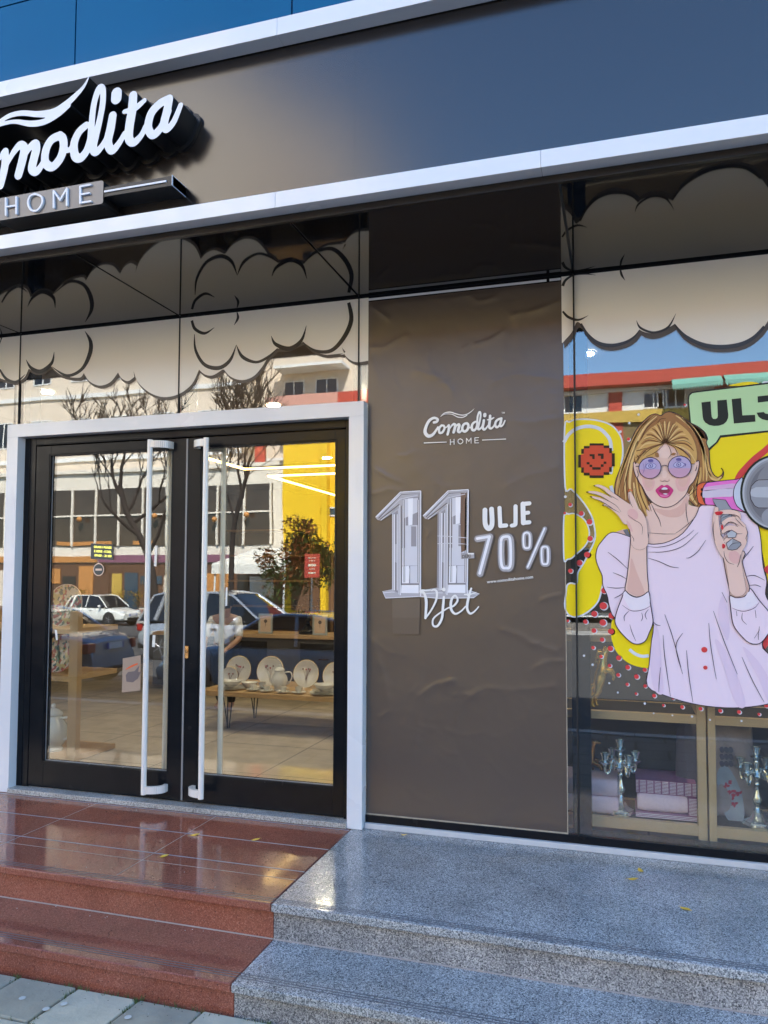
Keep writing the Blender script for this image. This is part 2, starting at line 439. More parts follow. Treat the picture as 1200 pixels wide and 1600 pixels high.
m = MB(); m.add([(-90, -25.5, ZRD(-25.5)), (90, -25.5, ZRD(-25.5)), (90, -4.35, ZRD(-4.35)), (-90, -4.35, ZRD(-4.35)), (-90, -25.5, -1.1), (90, -25.5, -1.1), (90, -4.35, -1.1), (-90, -4.35, -1.1)], [(0, 1, 2, 3), (4, 5, 1, 0), (6, 7, 3, 2)]); tag(m.build('road', 'asphalt'), kind='structure')
m = MB(); m.box(-90, 90, -4.2, -1.60, -.6, ZG-.004); m.box(-90, -14.2, -1.6, 0, -.6, ZG-.004); m.box(14.2, 90, -1.6, 0, -.6, ZG-.004)
tag(m.build('pavement', 'paving'), kind='structure')
m = MB(); m.box(-14.2, 14.2, -1.60, -1.30, -.6, ZG-.03); tag(m.build('pavement_bed', 'dirt'), kind='structure')
m = MB(); m.box(-90, 90, -60, -25.65, -1.1, -.66); tag(m.build('far_pavement', 'paving'), kind='structure')
for y0 in (-4.35, -25.65):
    m = MB()
    for i in range(-60, 60): m.box(i*1.0+.004, i*1.0+.996, y0, y0+.15, -1.0, -.255 if y0 > -9 else -.655)
    tag(m.build('kerb', 'kerb', bevel=.01), kind='structure')
m = MB()
for i in range(-20, 16): m.add([(i*3, -14.9, ZRD(-14.9)+.005), (i*3+1.5, -14.9, ZRD(-14.9)+.005), (i*3+1.5, -14.78, ZRD(-14.78)+.005), (i*3, -14.78, ZRD(-14.78)+.005)], [(0, 1, 2, 3)])
tag(m.build('lane_marking', 'road_paint'), kind='structure')
# the row of concrete slabs right before the steps
m = MB(); mg = MB(); rng = random.Random(3)
for r_, (ya, yb) in enumerate(((-1.330, -1.572), (-1.578, -1.83))):
    x = -5.6+.1*r_
    while x < .8:
        wd = .268; sk = .018
        zt = ZG+rng.uniform(-.004, .002); mi = rng.choice((0, 1, 1))
        o = len(m.v); m.box(x+.005, x+wd-.005, yb+.004, ya, ZG-.05, zt, mi)
        for k in range(o, len(m.v)):
            p = m.v[k]; m.v[k] = (p[0]-sk*(p[1]-ya)/.24*-1 if p[1] < ya-.1 else p[0], p[1]+.004*math.sin(p[0]*3), p[2])
        x += wd
tag(m.build('concrete_slabs', ['slab', 'slab_pale'], bevel=.006), kind='structure')
g = MB()
for i in range(420):
    cx_ = rng.choice([-5.6+.268*rng.randint(0, 22)+rng.gauss(0, .006), rng.uniform(-3, .5)])
    cy_ = rng.choice([-1.575, -1.335, -1.336, rng.uniform(-1.6, -1.33) if False else -1.334])+rng.gauss(0, .006)
    if rng.random() < .35 : cy_ = rng.uniform(-1.75, -1.34); cx_ = -5.6+.268*rng.randint(8, 22)+rng.gauss(0, .004)
    for k in range(3):
        a = rng.uniform(0, 6.28); hgt = rng.uniform(.006, .022); w2 = .0025; tx, ty = .01*math.cos(a), .01*math.sin(a)
        g.add([(cx_-w2, cy_, ZG-.012), (cx_+w2, cy_, ZG-.012), (cx_+tx, cy_+ty, ZG-.004+hgt)], [(0, 1, 2)])
tag(g.build('moss', 'moss'), 'green moss and grass tufts in the slab joints before the steps', 'moss', kind='stuff')

# ------------------------------------------------------------------ granite steps
XS = -1.466; Y1, Y1R, Y2, ZT = -1.010, -.981, -1.335, -.148
def steps(nm, x0, x1, m1, m2, label, cat, jx):
    t = thing(nm, ((x0+x1)/2, -1.0, ZG), label, cat)
    a = MB(); b = MB(); xs = [x0]+[x for x in jx if x0 < x < x1]+[x1]
    a.box(x0, x1, Y1, .04, -.033, 0); b.box(x0, x1, Y1R, .04, -.6, -.033)
    c = MB(); c.box(x0, x1, Y2, Y1R-.0005, ZT-.033, ZT); b.box(x0, x1, Y2+.028, Y1R, -.6, ZT-.033)
    a.build('tread', m1, t, bevel=.005, seg=3); c.build('tread', m1, t, bevel=.005, seg=3); b.build('riser', m2, t)
    gr = MB()
    for yy, z in ((-.958, 0), (-.972, 0), (-.986, 0), (Y2+.045, ZT), (Y2+.060, ZT), (Y2+.076, ZT))[:: 1]:
        gr.box(x0, x1, yy-.0022, yy+.0022, z-.001, z+.0006)
    gr.build('anti_slip_groove', 'groove', t)
    j = MB()
    for x in xs[1:-1]: j.box(x-.0012, x+.0012, -.945, .03, -.001, .0007)
    j.box(x0, x1, Y1R-.006, Y1R-.001, ZT-.001, ZT+.003)
    if nm.startswith('red'):
        j.box(x0, x1, -.7595, -.757, -.001, .0008)
    j.build('joint_line', 'grout', t)
    if nm.startswith('red'):
        s2 = MB()
        for yy in (-.082, -.375, -.664): s2.box(x0, x1, yy-.0035, yy+.0035, -.001, .0009)
        s2.build('inlay_strip', 'inlay', t)
    return t
sr = steps('red_granite_steps', -9.0, XS-.0015, 'granite_red', 'granite_red', 'polished red granite steps under the white door surround', 'steps', [XS-.765*k for k in range(1, 10)])
steps('grey_granite_steps', XS+.0015, 9.0, 'granite_grey', 'granite_grey_rough', 'speckled grey granite steps below the poster and display window', 'steps', [1.35, 4.0])
# fallen leaves
leafs = [(305, 1305, 0, 'flat yellow leaf in the middle of the red granite landing, below the door handles'), (257, 1338, 0, 'yellow leaf nearest the front edge of the red granite steps'),
         (399, 1313, 0, 'curled yellow leaf on the red granite right of the other leaves'), (535, 1290, 0, 'curled yellow leaf against the foot of the white door surround'),
         (631, 1305, 0, 'tiny yellow leaf fragment on grey granite below the brown poster'), (1001, 1361, 0, 'yellow leaf on grey granite nearest the display window'),
         (989, 1374, 0, 'yellow leaf just in front of another below the display window'), (1072, 1421, 0, 'folded yellow leaf alone near the front of the grey granite step')]
for i, (u, v, z, lab) in enumerate(leafs):
    p = Gz(u, v, z); a = rng.uniform(0, 6.28); L_ = .025 if i != 4 else .014; W = L_*.62
    out = [(-1, 0), (-.6, .55), (-.1, .75), (.35, .6), (.6, .28), (1, 0), (.62, -.32), (.3, -.66), (-.2, -.7), (-.65, -.5)]
    cur = .006 if i in (2, 3) else .0025
    vs = [(p.x+math.cos(a)*x*L_-math.sin(a)*y*W, p.y+math.sin(a)*x*L_+math.cos(a)*y*W, .0015+cur*(x*x+.4*y*y)+.0015*math.sin(i+3*x)) for x, y in out]+[(p.x, p.y, .002)]
    q = MB(); q.add(vs, [(k, (k+1) % 10, 10) for k in range(10)])
    st = math.cos(a)*-1.35*L_, math.sin(a)*-1.35*L_
    q.add([(p.x+math.cos(a)*-L_, p.y+math.sin(a)*-L_+.0008, .003+cur), (p.x+math.cos(a)*-L_, p.y+math.sin(a)*-L_-.0008, .003+cur), (p.x+st[0], p.y+st[1], .002)], [(0, 1, 2)])
    o = tag(q.build('fallen_leaf', 'leaf_yellow'), lab, 'leaf', 'yellow leaves fallen on the steps')
    sol = o.modifiers.new('th', 'SOLIDIFY'); sol.thickness = .0006

# dust, grit and chewing gum
gt = MB(); rg = random.Random(11)
for i in range(520):
    k = rg.random()
    if k < .3: x, y, z = rg.uniform(-3.6, 1.2), -.075-abs(rg.gauss(0, .03)), .0
    elif k < .5: x, y, z = rg.uniform(-3.6, 1.2), -.93+rg.gauss(0, .15)*rg.random(), .0
    elif k < .75: x, y, z = rg.uniform(-3.2, .6), Y1R-.01-abs(rg.gauss(0, .03)), ZT
    else: x, y, z = rg.uniform(-2.8, .4), -1.345-abs(rg.gauss(0, .05)), ZG
    if y < Y1 and z == 0: continue
    r = rg.uniform(.0008, .0026)
    gt.add([(x-r, y-r*.6, z+.0004), (x+r, y-r*.4, z+.0004), (x+r*.5, y+r, z+.0004), (x, y, z+r*1.1)], [(0, 1, 3), (1, 2, 3), (2, 0, 3)], rg.choice((0, 0, 1)))
mat('gum', (.55, .53, .46), .8)
for u, v in ((100, 1569), (200, 1590), (72, 1577), (35, 1560)):
    p = Gz(u, v, ZG); gt.lathe([(.001, .0015), (.010, .0012), (.013, 0)], (p.x, p.y, ZG+.002), 10, 1)
tag(gt.build('grit', ['dirt', 'gum']), 'fine grit and small pale specks scattered on the steps and slabs', 'grit', kind='stuff')

# ------------------------------------------------------------------ shop building
ZC = 2.811; J = [-4.85, -3.689, -2.556, -1.454, -.329, .82, 1.95, 3.1]
shop = thing('shop_building', (0, 0, 0), 'shop building with glass front, black soffit and blue glass upper storey', 'building')
m = MB()                                   # shell of the building
m.box(-14, 14, 9.0, 9.3, -.4, 7.6); m.box(-14, -13.7, -.2, 9.0, -.4, 7.6); m.box(13.7, 14, -.2, 9.0, -.4, 7.6)
m.box(-13.7, 13.7, .06, 9.0, 2.9, 3.1); m.box(-13.7, -5.7, .0, .2, 0, 2.9); m.box(4.4, 13.7, .0, .2, 0, 2.9)
m.build('wall', 'interior_wall', shop)
m = MB(); m.box(-13.7, 13.7, -.80, 9.0, 7.35, 7.55); m.build('roof', 'interior_dark', shop)
m = MB(); m.box(-5.7, 4.4, .07, 9.0, 2.80, 2.89); m.build('ceiling', 'interior_ceiling', shop)
brick_ground('shop_tiles', (.44, .36, .27), (.41, .335, .25), (.22, .18, .13), .8, .8, .006, 0)
m = MB(); m.box(-13.7, 13.7, .06, 9.0, -.3, -.001); m.build('floor', 'shop_tiles', shop)
m = MB(); m.box(-7.0, -6.9, .3, 9, 0, 2.8); m.build('side_wall', 'interior_dark', shop); m = MB(); m.box(5.0, 5.1, .3, 9, 0, 2.8); m.build('side_wall', 'interior_dark', shop)
# soffit panels with open joints
m = MB()
for a, b in zip([-14.0]+J, J+[14.0]): m.box(a+.005, b-.005, -.93, -.002, ZC, ZC+.012)
m.build('soffit', 'black_gloss', shop, bevel=.0015)
m = MB(); m.box(-14, 14, -.93, .05, ZC+.016, ZC+.03); m.build('soffit_backing', 'joint_grey', shop)
m = MB(); m.box(-14, 14, -.010, .05, ZC-.010, ZC-.001); m.box(-14, 14, -.0015, .05, ZC-.04, ZC-.0105); m.build('head_rail', 'black_alu', shop)
m = MB(); m.box(-14, 14, -.934, -.915, ZC-.004, 2.84); m.build('drip_edge', 'bronze_alu', shop)
# blue spandrel glass above
def col_at(u, v): return G(u, v, -.86).x
bx = [-14, -10, -7.2, col_at(118, 50)-1.17*2, col_at(118, 50)-1.17, col_at(118, 50), col_at(456, 10), col_at(456, 10)+1.2, col_at(456, 10)+2.4, 3.6, 6, 9, 14]
for k, (z0, z1) in enumerate(((3.60, G(22, 6, -.86).z), (G(22, 6, -.86).z, 5.6), (5.6, 7.35))):
    for a, b in zip(bx[:-1], bx[1:]):
        m = MB(); m.box(a+.004, b-.004, -.86, -.84, z0+.004, z1-.004)
        m.build('glass_panel', 'blue_glass', shop)
m = MB(); m.box(-14, 14, -.84, -.80, 3.6, 7.35); m.build('panel_backing', 'joint_grey', shop)
# glass panes of the front
def pane(x0, x1, z0, z1, y0=0.0, nm='window_pane', par=None):
    q = MB(); q.box(x0, x1, y0, y0+.010, z0, z1); return q.build(nm, 'shop_glass', par or shop)
ZW = ZC-.04
pane(-5.7, -3.733, .07, ZW); pane(-3.725, -3.693, 2.235, ZW)
pane(-3.689, -2.560, 2.235, ZW); pane(-2.552, -1.458, 2.235, ZW); pane(-1.450, -1.402, .07, ZW)
pane(-.388, -.331, .066, ZW); pane(-.325, .818, .066, ZW); pane(.826, 1.948, .066, ZW); pane(1.956, 3.1, .066, ZW); pane(3.108, 4.4, .066, ZW)
for x in (-3.691, -2.556, -1.454, -.328, .822, 1.952, 3.104): m = MB(); m.box(x-.0035, x+.0035, -.024 if x > -1 else -.0085, .009, .066 if x > -1 else 2.235, ZC-.012); m.build('silicone_joint', 'rubber', shop)
m = MB(); m.box(-1.400, -.390, -.001, .02, .066, ZW); m.build('blind_pane', 'black_gloss', shop)
m = MB(); m.box(-1.401, -.46, -.0035, -.0012, 2.783, 2.795); m.box(-.445, -.39, -.0035, -.0012, 2.783, 2.795); m.build('white_edge_strip', 'letter_white', shop)
for xa_, xb_, ya_, z_ in [(x-.024, x+.024, .03, 2.2) for x in (-3.66, -2.535, -1.475)]+[(-.355, -.268, .02, .066), (.80, .86, .02, .066), (1.93, 1.98, .02, .066)]:
    m = MB(); m.box(xa_, xb_, ya_, .125, z_, ZW); m.build('mullion', 'black_alu', shop, bevel=.002)
m = MB(); m.box(-1.402, 9, -.012, .10, .028, .066); m.box(-9, -3.73, -.012, .10, .028, .066); m.build('bottom_rail', 'black_alu', shop, bevel=.002)
m = MB(); m.box(-1.402, 9, -.030, .10, 0.0005, .028); m.box(-9, -3.73, -.03, .10, .0005, .028); m.build('window_sill', 'sill_white', shop, bevel=.002)
m = MB(); m.box(-3.64, -1.488, -.070, .10, .0005, .028); m.build('door_sill', 'granite_sill', shop, bevel=.002)
# white surround
m = MB(); m.box(-3.722, -3.640, -.061, .06, .0015, 2.147); m.box(-1.488, -1.405, -.061, .06, .0015, 2.147); m.box(-3.722, -1.405, -.061, .06, 2.147, 2.227)
m.build('door_surround', 'white_trim', shop, bevel=.0015)
# fixed black frame
m = MB()
for x0, x1 in ((-3.640, -3.600), (-3.598, -3.557), (-1.528, -1.488)): m.box(x0, x1, .0, .09, .028, 2.147)
m.box(-3.557, -1.528, .0, .09, 2.105, 2.147); m.box(-3.557, -1.528, -.01, .08, 2.098, 2.104)
m.build('door_frame', 'black_alu', shop, bevel=.002)
def leaf(x0, x1, gx0, gx1, hside, lab):
    m = MB(); yf, yb = .004, .056; zb, zt, gz0, gz1 = .034, 2.094, .190, 2.032
    m.box(x0, gx0, yf, yb, zb, zt); m.box(gx1, x1, yf, yb, zb, zt); m.box(gx0, gx1, yf, yb, zb, gz0); m.box(gx0, gx1, yf, yb, gz1, zt)
    for a, b, c, d in ((gx0-.011, gx0-.007, gz0-.01, gz1+.01), (gx1+.007, gx1+.011, gz0-.01, gz1+.01)): m.box(a, b, yf-.003, yf, c, d)
    m.box(gx0-.007, gx1+.007, yf-.003, yf, gz0-.011, gz0-.007); m.box(gx0-.007, gx1+.007, yf-.003, yf, gz1+.007, gz1+.011)
    d = m.build('door', 'black_alu', shop, bevel=.0015, label=lab)
    pane(gx0, gx1, gz0, gz1, .022, 'glass_pane', d)
    s = MB(); s.box(gx0+.001, gx0+.005, .018, .021, gz0, gz1); s.box(gx1-.005, gx1-.001, .018, .021, gz0, gz1); s.box(gx0+.005, gx1-.005, .018, .021, gz0, gz0+.004)
    s.build('glazing_bead', 'grey_seal', d)
    return d
dl = leaf(-3.555, -2.500, -3.447, -2.600, 1, 'left black door leaf with full height glass')
dr = leaf(-2.494, -1.530, -2.402, -1.590, -1, 'right black door leaf with the brass lock')
def handle(d, uvt, uvb, dx, lab):
    a, b = G(*uvt, -.078), G(*uvb, -.078); x = (a.x+b.x)/2; zt, zb = a.z, b.z
    for yy, nm in ((-.078, 'pull_handle'), (.125, 'inner_pull_handle')):
        m = MB(); r = .0155; s = 1 if yy < 0 else -1
        m.tube([(x, yy, zb-.004), (x, yy, zt+.004)], r, 18)
        yd = .004 if yy < 0 else .056
        for z in (zb+.022, zt-.022):
            pth = [(x, yy, z), (x+dx*.35, yy+s*.002, z), (x+dx*.75, yy+s*.018, z), (x+dx, yy+s*.045, z), (x+dx, yd, z)]
            pp = smooth_pts(pth, 4, False)
            for q0, q1 in zip(pp[:-1], pp[1:]):
                v0, v1 = Vector(q0), Vector(q1); t_ = (v1-v0).normalized(); n_ = Vector((0, 0, 1)).cross(t_)*.011; up_ = Vector((0, 0, .020))
                m.add([v0-n_-up_, v0+n_-up_, v0+n_+up_, v0-n_+up_, v1-n_-up_, v1+n_-up_, v1+n_+up_, v1-n_+up_],
                      [(0, 1, 2, 3), (7, 6, 5, 4), (0, 4, 5, 1), (1, 5, 6, 2), (2, 6, 7, 3), (3, 7, 4, 0)])
        m.build(nm, 'handle_white', d, smooth=True)
handle(dl, (238, 688), (221, 1240), .092, '')
handle(dr, (325, 685), (311, 1247), -.092, '')
m = MB(); p = G(292, 1019, .0)
m.box(p.x-.011, p.x+.011, -.004, .003, p.z-.034, p.z+.034, 0); m.lathe([(.009, -.011), (.009, -.003)], (p.x, 0, p.z+.008), 16, 0, 'y'); m.box(p.x-.002, p.x+.002, -.0125, -.0115, p.z-.004, p.z+.018, 1)
m.build('lock', ['brass', 'rubber'], dr, bevel=.002)
m = MB(); m.box(-2.502, -2.492, -.001, .003, .04, 2.09); m.build('brush_seal', 'grey_seal', dr)

# ceiling lights inside the shop
m = MB(); ZL = 2.62
t = thing('ceiling_light', (-4.0, 5, ZL), 'long thin yellow light strips hanging in rectangles from the shop ceiling', 'lamp')
m.box(-4.585, -4.555, 3.0, 4.72, ZL, ZL+.02); m.box(-4.555, -3.2, 4.69, 4.72, ZL, ZL+.02); m.box(-4.585, -3.2, 5.38, 5.41, ZL, ZL+.02); m.box(-4.585, -4.555, 5.41, 8.3, ZL, ZL+.02)
m.build('light_strip', 'led', t)
m = MB(); m.box(-4.59, -4.55, 3.0, 4.73, ZL+.021, ZL+.05); m.box(-4.55, -3.2, 4.685, 4.725, ZL+.021, ZL+.05); m.box(-4.59, -3.2, 5.375, 5.415, ZL+.021, ZL+.05); m.box(-4.59, -4.55, 5.415, 8.3, ZL+.021, ZL+.05)
for x, y in ((-4.57, 3.2), (-3.4, 4.7), (-3.4, 5.395), (-4.57, 8)): m.tube([(x, y, ZL+.04), (x, y, 2.8)], .003, 6)
m.build('housing', 'black_alu', t)
spots = [(915, 552, 'round ceiling spot seen at the top left of the display window'), (72, 612, 'round ceiling spot seen through the glass above the left door'),
         (511, 715, 'round ceiling spot at the top right of the right door glass')]
for u, v, lab in spots+[(None, (-3.0, 2.2), 'added ceiling spot above the display table with the plates'), (None, (-1.0, 2.0), 'added ceiling spot behind the brown poster'), (None, (.45, .42), 'added ceiling spot above the wooden display crates')]:
    if u is None: p = Vector((v[0], v[1], 2.795))  # extra unseen spots, added to brighten the interior
    else: p = Gz(u, v, 2.795)
    t = thing('ceiling_spot', (p.x, p.y, 2.79), lab, 'lamp', 'round ceiling spots')
    q = MB(); q.lathe([(.055, 0), (.055, .004)], (p.x, p.y, 2.790), 20); q.build('diffuser', 'lamp', t)
    q = MB(); q.lathe([(.058, 0), (.070, 0), (.070, .010), (.058, .010)], (p.x, p.y, 2.788), 20, ring=True); q.build('ring', 'white_trim', t)

# ------------------------------------------------------------------ sign board
YF, YB_ = -.935, -1.002
sign = thing('shop_sign', (0, YF, 2.84), 'long dark brown sign board framed in white with raised white script letters', 'sign')
m = MB(); xs_ = G(555, 80, YF+.012).x; m.box(-13.9, xs_-.0003, YF+.012, -.80, 2.842, 3.655); m.box(xs_+.0003, 4.6, YF+.012, -.80, 2.842, 3.655); m.build('sign_panel', 'fascia_brown', sign)
m = MB()
xs = [-13.9, -8.2, -5.0, G(430, 300, YB_).x, G(845, 250, YB_).x, 3.3, 4.65]
for a, b in zip(xs[:-1], xs[1:]):
    m.box(a+.0006, b-.0006, YB_, YF+.006, 2.838, 2.905); m.box(a+.0006, b-.0006, YB_, YF+.006, 3.585, 3.660)
m.box(4.651, 4.72, YB_, -.80, 2.838, 3.66)
m.box(-13.9, 4.65, YF+.006, -.80, 3.656, 3.670)
m.build('frame_band', 'white_trim', sign, bevel=.0012)

# word mark: strokes traced once, in the plane of the letter faces
YL = YF-.118
def plane_pts(pts, Y):
    out = []
    for p in pts:
        q = G(p[0], p[1], Y)
        if len(p) > 2:
            s_ = (G(p[0]+1, p[1], Y)-q).length; s2 = (G(p[0], p[1]+1, Y)-q).length; out.append((q.x, q.z, p[2]*(s_+s2)/2))
        else: out.append((q.x, q.z))
    return out
A_ = lambda pts: plane_pts(zz(3.75, 0, 110, pts), YL)
word = [A_(s) for s in (
 [(30,478,44),(28,560,48),(2,672,46)],
 [(40,550,26),(78,482,34),(118,438,44),(142,462,52),(130,530,52),(108,612,50)],
 [(128,545,26),(160,470,34),(203,430,46),(212,460,52),(198,520,52),(188,575,52),(214,592,44),(250,545,34),(275,480,30)],
 [(350,382,46),(300,408,46),(268,470,48),(266,540,48),(305,565,48),(350,520,50),(372,455,50),(368,400,48),(345,384,46)],
 [(378,462,34),(405,466,28),(432,430,28)],
 [(505,322,40),(462,362,44),(434,430,48),(440,500,50),(472,512,48),(508,470,44),(532,400,44)],
 [(532,400,44),(538,300,38),(552,190,36),(580,108,38),(602,110,36),(602,190,36),(584,290,38),(560,385,44),(545,450,50),(562,478,44),(600,440,34),(630,385,30)],
 [(660,266,48),(648,340,52),(632,420,52),(655,468,46),(695,430,36),(730,370,30)],
 [(683,135,64),(681,163,64)],
 [(780,148,50),(774,230,54),(758,330,54),(756,400,52),(784,422,44),(828,380,34),(852,330,30)],
 [(728,242,24),(790,222,34),(846,176,26)],
 [(992,166,46),(935,196,46),(886,252,48),(868,330,48),(892,378,46),(930,352,44),(962,300,42),(984,240,44)],
 [(992,166,46),(978,240,50),(962,310,50),(976,345,40),(1018,300,36),(1058,204,30)])]
# affine from the poster's small word mark (plane y = 0) to the sign letters
pp_ = [(750.7,642.7),(790,657.3),(748,692.4),(703.3,686.7),(757.5,651),(733,659.5)]
ss_ = [(158,133),(284.2,162),(144,317.5),(9.5,311.5),(182,151),(103,207)]
PA = np.array([[*plane_pts([p], -.004)[0], 1] for p in pp_]); SA = np.array([plane_pts([p], YL)[0] for p in ss_])
AFF = np.linalg.lstsq(PA, SA, rcond=None)[0]                       # poster -> sign
AFI = np.linalg.lstsq(np.c_[SA, np.ones(len(SA))], PA[:, :2], rcond=None)[0]  # sign -> poster
ksc = math.sqrt(abs(np.linalg.det(AFF[:2])))
B_ = lambda pts: [tuple(np.array([q[0], q[1], 1])@AFF)+(q[2]*ksc,) for q in plane_pts(zz(7.5, 650, 630, pts), -.004)]
word_co = [B_(s) for s in (
 [(215,228,30),(246,220,30),(258,192,28),(215,176,30),(160,208,34),(122,280,36),(112,345,40),(148,388,40),(200,372,34),(240,320,26),(262,285,22)],
 [(302,264,26),(275,300,28),(280,348,28),(312,345,28),(338,300,26),(330,268,24),(302,264,24)],
 [(338,290,18),(362,284,15),(380,262,16)])]
swoosh = [A_(s) for s in (
 [(-130,372,6),(-60,330,14),(0,298,22),(60,264,26),(130,250,28),(220,256,32),(310,248,44),(375,208,40),(440,150,30),(490,95,18),(519,42,7)],
 [(-130,376,6),(-50,340,14),(20,312,20),(90,300,22),(180,312,32),(260,300,34),(340,254,36),(400,205,30)])]
loops = contour(word+word_co, .0028)
m = MB(); m.slab(loops, YL, YF+.011); m.build('lettering', ['letter_white', 'letter_black'], sign)
m = MB(); m.slab(contour(swoosh, .0028), YL, YF+.0105); m.build('swoosh', ['letter_white', 'letter_black'], sign)
m = MB(); m.slab(contour(word+word_co, .005, grow=.018), YF-.006, YF+.0115, 0, 0); m.build('letter_shade_plate', ['letter_black'], sign)  # widened black outline, stands in for the shadow around and between letters
# plaque with HOME and its bars
YP = YF-.10
pq = plane_pts([(605/3.75-6, 110+652/3.75), (605/3.75-6, 110+778/3.75)], YP); c_z = (pq[0][1]+pq[1][1])/2; hh = abs(pq[0][1]-pq[1][1])/2
xr = plane_pts([(605/3.75, 300)], YP)[0][0]
hx = plane_pts([(9, 330), (144, 305)], YP); wd = hx[1][0]-hx[0][0]; xl = hx[0][0]-(xr-hx[1][0])
m = MB(); R_ = .012; o = [(x_+R_*math.cos(a), z_+R_*math.sin(a)) for x_, z_, a0 in ((xr-R_, c_z+hh-R_+.004, 0), (xl+R_, c_z+hh-R_+.004, 90), (xl+R_, c_z-hh+R_-.004, 180), (xr-R_, c_z-hh+R_-.004, 270)) for a in [rad(a0+15*k) for k in range(7)]]
m.slab([o], YP, YF+.0112, 0, 1); plq = m.build('plaque', ['plaque_grey', 'letter_black'], sign)
HM = lambda s: plane_pts(zz(3.75, 0, 110, s), YP)
hm = [HM(s) for s in ([(42,755,10),(42,852,10)],[(103,748,10),(103,843,10)],[(42,805,9),(103,796,9)],
 [(212,729,10),(250,745,10),(254,785,10),(225,825,10),(190,822,10),(172,785,10),(182,745,10),(212,729,10)],
 [(322,808,10),(322,712,10)],[(322,712,10),(360,765,9)],[(360,765,9),(399,697,10)],[(399,697,10),(399,795,10)],
 [(477,686,10),(477,782,10)],[(477,686,9),(538,675,9)],[(477,733,9),(530,724,9)],[(477,782,9),(538,772,9)])]
for a_, b_ in ((0, 3), (3, 4), (4, 8), (8, 12)): m = MB(); m.slab(contour(hm[a_:b_], .0012), YP-.010, YP+.002, 0, 0); m.build('letter', 'letter_white', plq)
bz = plane_pts([(1010/3.75, 110+617/3.75), (1010/3.75, 110+668/3.75), (975/3.75, 110+652/3.75)], YP)
xe = bz[0][0]; zb0, zb1 = c_z-.022, c_z+.022; L2 = xe-xr
for a, b in ((xr+.0005, xe), (xl-L2, xl-.0005)):
    m = MB(); m.box(a, b, YP+.004, YF+.0112, zb0, zb1); m.build('bar', 'letter_black', sign, bevel=.001)
    m = MB(); m.box(a+.004, b-.03 if a > xl else b, YP-.001, YP+.0035, c_z-.004, c_z+.004); m.box(b-.002 if a > xl else a, b if a > xl else a+.002, YP-.001, YF+.01, zb0-.001, zb1+.001); m.build('bar_line', 'letter_white', sign)

# ------------------------------------------------------------------ brown poster
from mathutils import noise as mnoise
def vinyl(name, col, rough=.3, **k): return mat(name, col, rough, **k)
mat('poster_brown', (.084, .061, .047), .34, var=.05, vscale=2.5, bump=.0010, bscale=2.6, ior=1.65, rvar=.05)
mat('print_white', (.86, .84, .80), .45)
mat('print_silver', (.38, .37, .39), .3); mat('print_silver_dark', (.115, .10, .098), .3); mat('print_silver_light', (.86, .85, .88), .3)
mat('print_lilac', (.46, .44, .465), .4); mat('print_lilac_mid', (.30, .285, .31), .4); mat('print_lilac_pale', (.66, .65, .69), .4)
mat('print_brown', (.16, .09, .06), .4); mat('print_ghost', (.108, .084, .069), .34, ior=1.65); mat('print_ghost_deep', (.095, .071, .056), .34, ior=1.65)
mat('poster_edge', (.42, .36, .27), .5, var=.3, vscale=30)
poster = thing('promotional_poster', (-.888, 0, .066), 'tall crinkled brown sale poster with silver number eleven between the doors and the display window', 'poster')
Wx0, Wx1, Wz0, Wz1 = -1.400, -.381, .072, 2.777
cre = []
def cr(s, ox, oy, pts, amp=.004, wd=.02):
    cre.append(([ (q[0], q[1]) for q in plane_pts(zz(s, ox, oy, pts), 0)], amp, wd))
cr(3.53, 560, 980, [(990, 215), (1050, 190), (1140, 182)], .006, .018); cr(3.53, 560, 980, [(610, 385), (700, 335), (860, 335), (1070, 308)], .005, .022)
cr(3.53, 560, 980, [(330, 375), (420, 320), (520, 285)], .006, .016); cr(3.53, 560, 980, [(800, 5), (930, 60), (1080, 125)], .005, .02)
cr(3.53, 560, 980, [(90, 80), (130, 220), (170, 380)], .004, .03); cr(3.53, 560, 980, [(370, 420), (330, 560), (300, 700)], .003, .035)
cr(3.53, 560, 980, [(60, 560), (150, 470)], .004, .02); cr(3.53, 560, 980, [(600, 1000), (640, 860), (560, 700)], -.003, .05)
cr(3.53, 560, 300, [(450, 565), (590, 560), (660, 600), (760, 575)], .007, .014); cr(3.53, 560, 300, [(860, 680), (980, 640), (1120, 600)], .006, .018)
cr(3.53, 560, 300, [(640, 840), (720, 820), (790, 770)], .006, .014); cr(3.53, 560, 300, [(100, 640), (170, 700)], .006, .014); cr(3.53, 560, 300, [(60, 850), (140, 855), (260, 800)], .004, .02)
cr(3.333, 560, 560, [(90, 565), (150, 610), (220, 640)], .006, .014); cr(3.333, 560, 560, [(60, 700), (150, 680), (220, 690)], .004, .02)
cr(3.333, 560, 560, [(960, 1265), (1010, 1240), (1060, 1222)], .007, .012); cr(3.333, 560, 560, [(760, 310), (900, 330), (1060, 300)], .003, .03)
cr(3.333, 560, 560, [(780, 660), (900, 600), (1050, 560)], .003, .03); cr(3.333, 560, 560, [(300, 60), (420, 90), (500, 180)], .004, .02)
cr(3.333, 560, 560, [(700, 120), (860, 80), (1060, 110)], .004, .025)
rc = random.Random(21)
for k in range(95):
    x_ = rc.uniform(Wx0, Wx1); z_ = rc.uniform(Wz0, Wz1); a_ = rc.uniform(-.9, .9) if rc.random() < .5 else rc.uniform(-2.2, 2.2); l_ = rc.uniform(.04, .20)
    if -1.36 < x_ < -.45 and .9 < z_ < 1.95 and rc.random() < .6: continue
    cre.append(([(x_, z_), (x_+l_*.5*math.cos(a_), z_+l_*.5*math.sin(a_)), (x_+l_*math.cos(a_+.3), z_+l_*math.sin(a_+.3))], rc.uniform(.001, .003), rc.uniform(.006, .014)))
